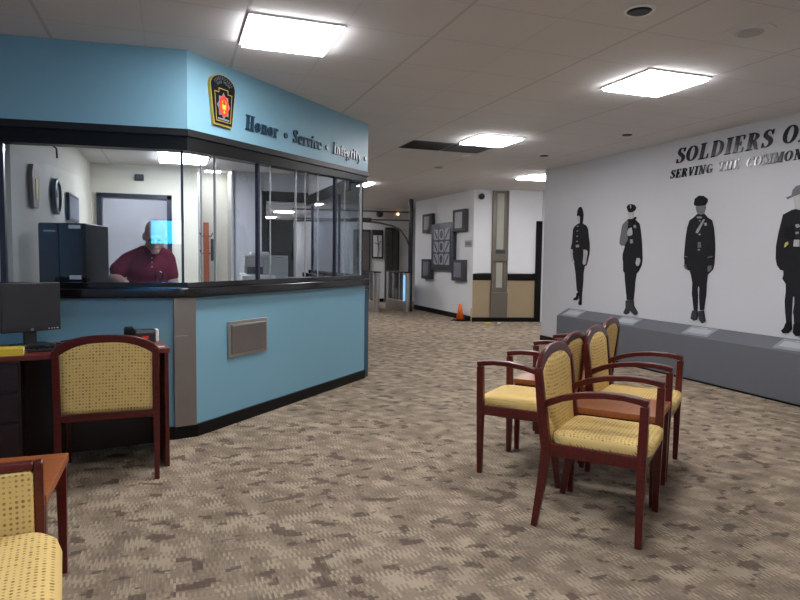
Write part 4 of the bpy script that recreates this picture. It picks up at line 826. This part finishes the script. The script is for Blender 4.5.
# ------------------------------------------------------------------ desk with monitor
dk = empty('computer_desk', (-.02, 4.16, 0), math.atan2(.128, .885), 'red-brown computer desk against the blue booth wall', 'desk')   # right front corner at the origin
MB().box(-1.6, 0, 0, .56, .72, .75).build('desk_top', M['desktop'], dk, .004)
MB().box(-.032, -.006, .01, .55, 0, .72).build('side_panel', M['cherry'], dk, .003)
MB().box(-1.58, -1.555, .01, .55, 0, .72).build('side_panel', M['wood_shaded'], dk, .003)
MB().box(-1.555, -.032, .40, .42, .05, .72).build('modesty_panel', M['wood_shaded'], dk)
p = MB().box(-1.25, -.80, .03, .40, .03, .72).build('drawer_pedestal', M['wood_shaded'], dk, .003)
for z0, z1 in ((.06, .36), (.38, .53), (.55, .70)):
    d = MB().box(-1.24, -.81, .012, .03, z0, z1).build('drawer_front', M['wood_shaded'], p, .003)
Td = dk.matrix_basis.copy() if False else Matrix.Translation((-.02, 4.16, 0)) @ Matrix.Rotation(math.atan2(.128, .885), 4, 'Z')
mo = empty('computer_monitor', (-.825, 4.43, .75), math.atan2(.17, .27), 'black flat computer monitor on the desk at the left edge', 'monitor')
MB().box(-.172, .172, -.02, .02, .095, .395).build('bezel', M['plastic_dark'], mo, .006)
MB().box(-.158, .158, -.022, -.019, .122, .382).build('screen', M['screen'], mo)
MB().box(-.035, .035, .0, .03, .01, .16).build('stand_neck', M['plastic_dark'], mo, .004)
MB().loft(rounded(-.11, .11, -.09, .09, ((0, 0), (.012, 0), (.018, .01)), .05)).build('stand_base', M['plastic_dark'], mo)
MB().prism([(.0095*math.cos(a), .108+.0095*math.sin(a)) for a in [2*PI*k/20 for k in range(20)]], -.024, -.02, 'y').build('round_logo', M['silver'], mo)
for k in range(4): MB().box(.095+.016*k, .101+.016*k+(.004 if k == 3 else 0), -.023, -.02, .106, .111).build('button', M['white'], mo)
kb = empty('computer_keyboard', (-.60, 4.26, .751), .16, 'black keyboard in front of the monitor', 'keyboard')
MB().box(-.21, .21, -.07, .07, 0, .018).build('keyboard_case', M['plastic_dark'], kb, .004)
m = MB()
for i in range(15):
    for j in range(5): m.box(-.2+i*.027, -.2+i*.027+.022, -.06+j*.025, -.06+j*.025+.02, .018, .025)
m.build('key_field', M['black'], kb)
tag(MB().tube([(-.70, 4.50, .757), (-.62, 4.46, .757), (-.56, 4.50, .758), (-.60, 4.58, .77), (-.68, 4.56, .760), (-.60, 4.53, .775), (-.50, 4.50, .757), (-.48, 4.43, .757)], .004, 6).build('coiled_cable', M['black'], None, smooth=True), 'thin black cable coiled on the desk right of the monitor', 'cable')
bk = empty('yellow_book', (-.905, 4.115, .751), .12, 'thick yellow paperback with grey pages at the desk front edge', 'book')
MB().box(-.1, .1, -.075, .075, 0, .004).box(-.1, .1, -.075, .075, .032, .036).box(-.1, .1, -.079, -.075, 0, .036).build('cover', M['yellow'], bk)
MB().box(-.098, .098, -.074, .073, .004, .032).build('pages', M['wall_cream'], bk)
ph = empty('desk_phone', (-.20, 4.52, .751), .14, 'small black desk device with a knob, red label and white end behind the chair back', 'device')
MB().loft(rounded(-.045, .085, -.05, .05, ((0, 0), (.06, .0), (.078, .008)), .012)).build('device_body', M['plastic_dark'], ph)
MB().box(.085, .105, -.048, .048, 0, .078).build('white_end', M['white'], ph, .003)
MB().loft([[(x-.075, y, z) for x, y in ((-.03, -.03), (.03, -.03), (.03, .03), (-.03, .03))] for z in (0, .085)]+[[(x*.8-.075, y*.8, .10) for x, y in ((-.03, -.03), (.03, -.03), (.03, .03), (-.03, .03))]]).build('knob_block', M['black'], ph, .004)
MB().box(.0, .04, -.053, -.049, .02, .04).box(-.03, -.01, -.053, -.049, .02, .03).build('red_label', M['red'], ph)
tag(MB().box(-.10, -.05, 4.20, 4.26, .7505, .7525).build('note_card', M['white'], None), 'small white card on the right end of the desk', 'card')

# ------------------------------------------------------------------ things inside the booth
r = empty('wall_plaque', (-1.028, 5.70, 1.845), PI/2, 'long light-brown wooden plaque on the left wall inside the booth', 'plaque')
mb = MB(); mb.prism([(-.11, -.10), (-.09, -.165), (.09, -.165), (.11, -.10), (.14, .08), (.09, .165), (-.09, .165), (-.14, .08)], -.03, 0, 'y'); mb.build('board', M['oak'] if False else wood('pale_oak', (120, 100, 78), (150, 128, 102), .5, 2), r, .004)
MB().box(-.035, .035, -.036, -.03, -.1, .06).build('carved_relief', M['gold'], r, .004)
r = empty('wall_clock', (-1.016, 6.60, 1.845), PI/2, 'round wall clock with a navy rim inside the booth', 'clock')
RX = Matrix.Rotation(PI/2, 4, 'X')
MB().lathe([(.165, 0), (.165, .04), (.140, .045), (.14, .02)], seg=32, T=RX).build('rim', M['frame_blue'], r)
MB().lathe([(.142, .0), (.142, .022), (.001, .022)], seg=32, T=RX).build('dial', M['wall_cream'], r)
MB().box(-.004, .004, -.03, -.024, 0, .11).build('minute_hand', M['black'], r); MB().box(0, .07, -.03, -.024, -.004, .004).build('hour_hand', M['black'], r)
r = empty('framed_certificate', (-1.002, 7.57, 1.80), PI/2, 'black framed certificate on the left wall inside the booth', 'frame')
MB().box(-.36, .36, -.03, 0, -.14, .14).build('picture_frame', M['black'], r, .004); MB().box(-.32, .32, -.033, -.03, -.11, .11).build('picture_sheet', M['print'], r)
r = empty('wall_box', (-.40, 9.2, 2.34), 0, 'small black box on the booth back wall above the doorway', 'box')
MB().box(-.055, .055, -.05, 0, -.04, .04).build('box_case', M['black'], r, .005); MB().box(-.04, .04, -.054, -.05, -.03, .03).build('box_front', M['grille'], r)
eq = empty('equipment_cabinet', (-.70, 5.30, 0), -.2, 'tall black equipment cabinet with small white labels inside the booth', 'cabinet')
MB().box(-.17, .15, -.17, .36, 0, 1.545).build('cabinet_case', M['equip'], eq, .008)
MB().box(-.165, -.03, -.185, -.17, .85, 1.535).build('door', M['equip'], eq, .004); MB().box(-.02, .125, -.185, -.17, .85, 1.535).build('door', M['equip'], eq, .004)
for x0, x1, z0, z1 in ((.04, .12, 1.505, 1.53), (.04, .12, 1.14, 1.17)): MB().box(x0, x1, -.188, -.185, z0, z1).build('label', M['white'], eq)
for z in (1.48, 1.11): MB().box(-.13, -.05, -.188, -.185, z, z+.012).build('nameplate', M['plastic_grey'], eq)
cr_ = empty('coat_rack', (.47, 9.75, 0), 0, 'orange-brown wooden coat rack in the bright alcove inside the booth', 'coat rack')
MB().box(-.04, .04, -.02, .02, 0, 1.80).build('post', M['oak'], cr_, .004); MB().box(-.13, .13, -.13, .13, 0, .03).build('rack_base', M['oak'], cr_, .004)
for s in (-1, 1):
    for z in (1.35, 1.6): MB().tube([(s*.03, -.02, z), (s*.07, -.04, z), (s*.09, -.05, z+.05)], .007, 6).build('hook', M['black'], cr_)
r = tag(MB().box(.53, .57, 9.66, 9.70, 1.24, 1.56).build('hanging_pouch', M['plastic_dark'], None, .01), 'dark pouch hanging on the wooden coat rack', 'pouch')
pn = empty('office_copier', (.98, 7.25, 0), -.05, 'light grey office copier with an open paper tray inside the booth', 'copier')
MB().box(-.26, .26, 0, .5, 0, 1.12).build('copier_body', M['plastic_grey'], pn, .012)
MB().box(-.02, .26, 0, .5, 1.12, 1.30).build('copier_upper_body', M['plastic_grey'], pn, .01)
MB().box(-.20, -.02, .02, .45, 1.12, 1.20).build('output_slot', M['plastic_dark'], pn, .004)
MB().box(-.22, .26, 0, .5, 1.30, 1.33).build('scanner_lid', M['plastic_grey'], pn, .008); MB().box(-.22, -.02, 0, .5, 1.2, 1.30).build('scanner_bed', M['plastic_grey'], pn, .008)
MB().box(-.26, .10, -.2, 0, .95, 1.11).build('paper_tray', M['white'], pn, .006); MB().box(-.15, .05, .05, .3, 1.33, 1.37).build('document_feeder', M['white'], pn, .01)
r = tag(MB().tube([(-.98, 6.4, 2.27), (-.955, 6.4, 2.25), (-.955, 6.42, 2.17)], .008, 6).build('wall_hook', M['black'], None), 'tiny black hook high on the left wall inside the booth', 'hook')

# ------------------------------------------------------------------ the man at the counter
man = empty('person', (-.20, 5.58, 0), 0, 'man in a maroon polo shirt leaning forward at the booth counter, looking down', 'person')
O3 = Vector((-.20, 5.58, 0))
def limb(mb, pts, seg=12):
    for (a, ra), (b_, rb_) in zip(pts, pts[1:]):
        a = Vector(a)-O3; b_ = Vector(b_)-O3
        n = max(2, int((b_-a).length/.03))
        for k in range(n+1):
            t = k/n; p = a.lerp(b_, t); q = ra+(rb_-ra)*t; mb.ell(p, (q, q, q), seg)
def E(mb, c, r, rot=None): mb.ell(Vector(c)-O3, r, 16, rot=rot)
def organic(mb, name, m_, parent, vox, smooth=4):
    o = mb.build(name, m_, parent); md = o.modifiers.new('remesh', 'REMESH'); md.mode = 'VOXEL'; md.voxel_size = vox; md.use_smooth_shade = True
    sm = o.modifiers.new('smooth', 'SMOOTH'); sm.factor = .5; sm.iterations = smooth
    return o
def torso(mb, g):
    E(mb, (-.175, 5.45, 1.22), (.165+g, .115+g, .15+g)); E(mb, (-.18, 5.50, 1.08), (.165+g, .14+g, .17+g)); E(mb, (-.20, 5.55, .95), (.165+g, .15+g, .16+g))
    limb(mb, [((-.325, 5.455, 1.275), .062+g), ((-.20, 5.45, 1.325), .07+g), ((-.12, 5.45, 1.33), .07+g), ((-.05, 5.455, 1.305), .058+g)])
SL, SR = (-.335, 5.46, 1.265), (-.035, 5.46, 1.285)
EL, ER = (-.425, 5.44, 1.135), (.01, 5.45, 1.06)
HL, HR = (-.345, 5.30, 1.10), (.03, 5.29, 1.045)
mb = MB(); torso(mb, -.012)
limb(mb, [(SL, .055), (EL, .050), (HL, .034)]); limb(mb, [(SR, .055), (ER, .045), (HR, .030)])
limb(mb, [((-.17, 5.43, 1.33), .058), ((-.135, 5.36, 1.42), .056)])
RH = Matrix.Rotation(.32, 3, 'X')
hc = Vector((-.125, 5.325, 1.475))
E(mb, hc+RH @ Vector((0, .018, .033)), (.073, .090, .085), RH); E(mb, hc+RH @ Vector((0, -.014, -.038)), (.067, .080, .092), RH)
E(mb, hc+RH @ Vector((0, -.068, -.108)), (.034, .026, .024), RH)                       # chin
E(mb, hc+RH @ Vector((0, -.104, -.030)), (.014, .020, .028), RH); E(mb, hc+RH @ Vector((0, -.076, .006)), (.046, .014, .010), RH)   # nose, brow
E(mb, hc+RH @ Vector((0, -.090, -.072)), (.026, .012, .008), RH)
for s in (-1, 1): E(mb, hc+RH @ Vector((s*.080, .01, -.015)), (.012, .022, .032), RH)
def hand(mb, w_, d, s):
    w_ = Vector(w_); d = Vector(d).normalized(); side = d.cross(Vector((0, 0, 1))).normalized()*s
    for k in range(5): E(mb, w_+d*(.02+.012*k), (.036, .030, .016))
    for i, (off, ln) in enumerate(((-.030, .066), (-.010, .078), (.010, .074), (.030, .058))):
        b0 = w_+d*.075+side*off
        limb(mb, [(b0, .0095), (b0+d*ln*.5+Vector((0, 0, .004)), .009), (b0+d*ln+Vector((0, 0, -.014)), .0075)], 8)
    b0 = w_+d*.02-side*.030
    limb(mb, [(b0, .012), (b0-side*.028+d*.03, .011), (b0-side*.034+d*.062, .009)], 8)
hand(mb, HL, (.55, -.8, -.1), 1); hand(mb, HR, (-.5, -.8, -.15), -1)
for s in (-1, 1): limb(mb, [((-.20+s*.095, 5.56, .92), .095), ((-.20+s*.10, 5.57, .50), .06), ((-.20+s*.105, 5.59, .09), .042)]); E(mb, (-.20+s*.105, 5.54, .04), (.045, .12, .04))
organic(mb, 'body', M['skin'], man, .007, 3)
mb = MB(); torso(mb, .006)
limb(mb, [(SL, .070), ((-.395, 5.45, 1.20), .072)]); limb(mb, [(SR, .064), ((-.012, 5.455, 1.165), .062)])
E(mb, (-.20, 5.56, .90), (.185, .155, .06))
limb(mb, [((-.20, 5.42, 1.345), .045), ((-.13, 5.405, 1.36), .045)])
organic(mb, 'polo_shirt', M['shirt'], man, .010, 4)
mb = MB()
for s in (-1, 1): mb.bar([Vector((-.155+s*.055, 5.37, 1.385))-O3, Vector((-.155+s*.035, 5.335, 1.355))-O3, Vector((-.155+s*.012, 5.325, 1.325))-O3], .022, .006, (1, .2, .4))
mb.build('collar', M['shirt'], man, .003)
mb = MB()
for z in (1.30, 1.265, 1.23): mb.ell(Vector((-.15, 5.335-.0*(z), z))-O3, (.006, .006, .006), 8)
mb.build('shirt_buttons', M['white'], man)
mb = MB()
for s in (-1, 1): limb(mb, [((-.20+s*.095, 5.56, .90), .112), ((-.20+s*.10, 5.57, .50), .078), ((-.20+s*.105, 5.59, .10), .062)])
E(mb, (-.20, 5.56, .86), (.185, .155, .10))
organic(mb, 'trousers', M['trousers'], man, .014, 3)
mb = MB()
for s in (-1, 1): E(mb, (-.20+s*.105, 5.53, .045), (.052, .14, .045)); E(mb, (-.20+s*.105, 5.6, .07), (.05, .06, .05))
organic(mb, 'shoes', M['black'], man, .012, 2)
mb = MB(); E(mb, hc+RH @ Vector((0, .046, -.012)), (.079, .070, .060), RH)
organic(mb, 'hair', M['hair'], man, .008, 2)
mb = MB()
for s in (-1, 1): mb.ell(hc+RH @ Vector((s*.030, -.089, -.012))-O3, (.012, .008, .008), 8)
mb.build('eyes', M['black'], man)
mb = MB(); mb.tube([Vector((-.10+.03*math.cos(a), 5.335, 1.16+.035*math.sin(a)))-O3 for a in [2*PI*k/14 for k in range(15)]], .004, 6); mb.build('hanging_eyeglasses', M['black_gloss'], man)

# a wall-mounted screen behind the viewer, seen mirrored in the booth glass
tv = empty('wall_screen', (-1.72, -3.2, 1.75), PI, 'lit wall screen on the wall behind the viewer', 'screen')
MB().box(-.42, .42, -.05, 0, -.26, .26).build('screen_frame', M['black'], tv, .006)
MB().box(-.12, .38, -.055, -.05, -.22, .22).build('blue_picture', emis('screen_blue', (30, 165, 255), 12), tv)
MB().box(-.38, -.12, -.055, -.05, -.22, .22).build('white_picture', emis('screen_white', (235, 245, 255), 8), tv)

# ------------------------------------------------------------------ world, camera
wd = bpy.data.worlds.new('world'); SC.world = wd; wd.use_nodes = True
wd.node_tree.nodes['Background'].inputs['Color'].default_value = (.5, .5, .52, 1); wd.node_tree.nodes['Background'].inputs['Strength'].default_value = .15
pi_, ro, ya = .0674, .01265, .3443
fw = Vector((math.sin(ya)*math.cos(pi_), math.cos(ya)*math.cos(pi_), -math.sin(pi_))); rr = Vector((math.cos(ya), -math.sin(ya), 0)); up = rr.cross(fw)
r2 = rr*math.cos(ro)+up*math.sin(ro); u2 = -rr*math.sin(ro)+up*math.cos(ro)
cam = bpy.data.cameras.new('camera'); co = bpy.data.objects.new('camera', cam); COL.objects.link(co)
mw = Matrix((r2, u2, -fw)).transposed().to_4x4(); mw.translation = (0, 0, 1.33); co.matrix_world = mw
cam.sensor_width = 36; cam.lens = 635.3/800*36; cam.clip_start = .05; cam.clip_end = 100
SC.camera = co
vs = SC.view_settings; vs.view_transform = 'Standard'; vs.look = 'None'; vs.gamma = 1; vs.use_curve_mapping = False; vs.exposure = 1.4
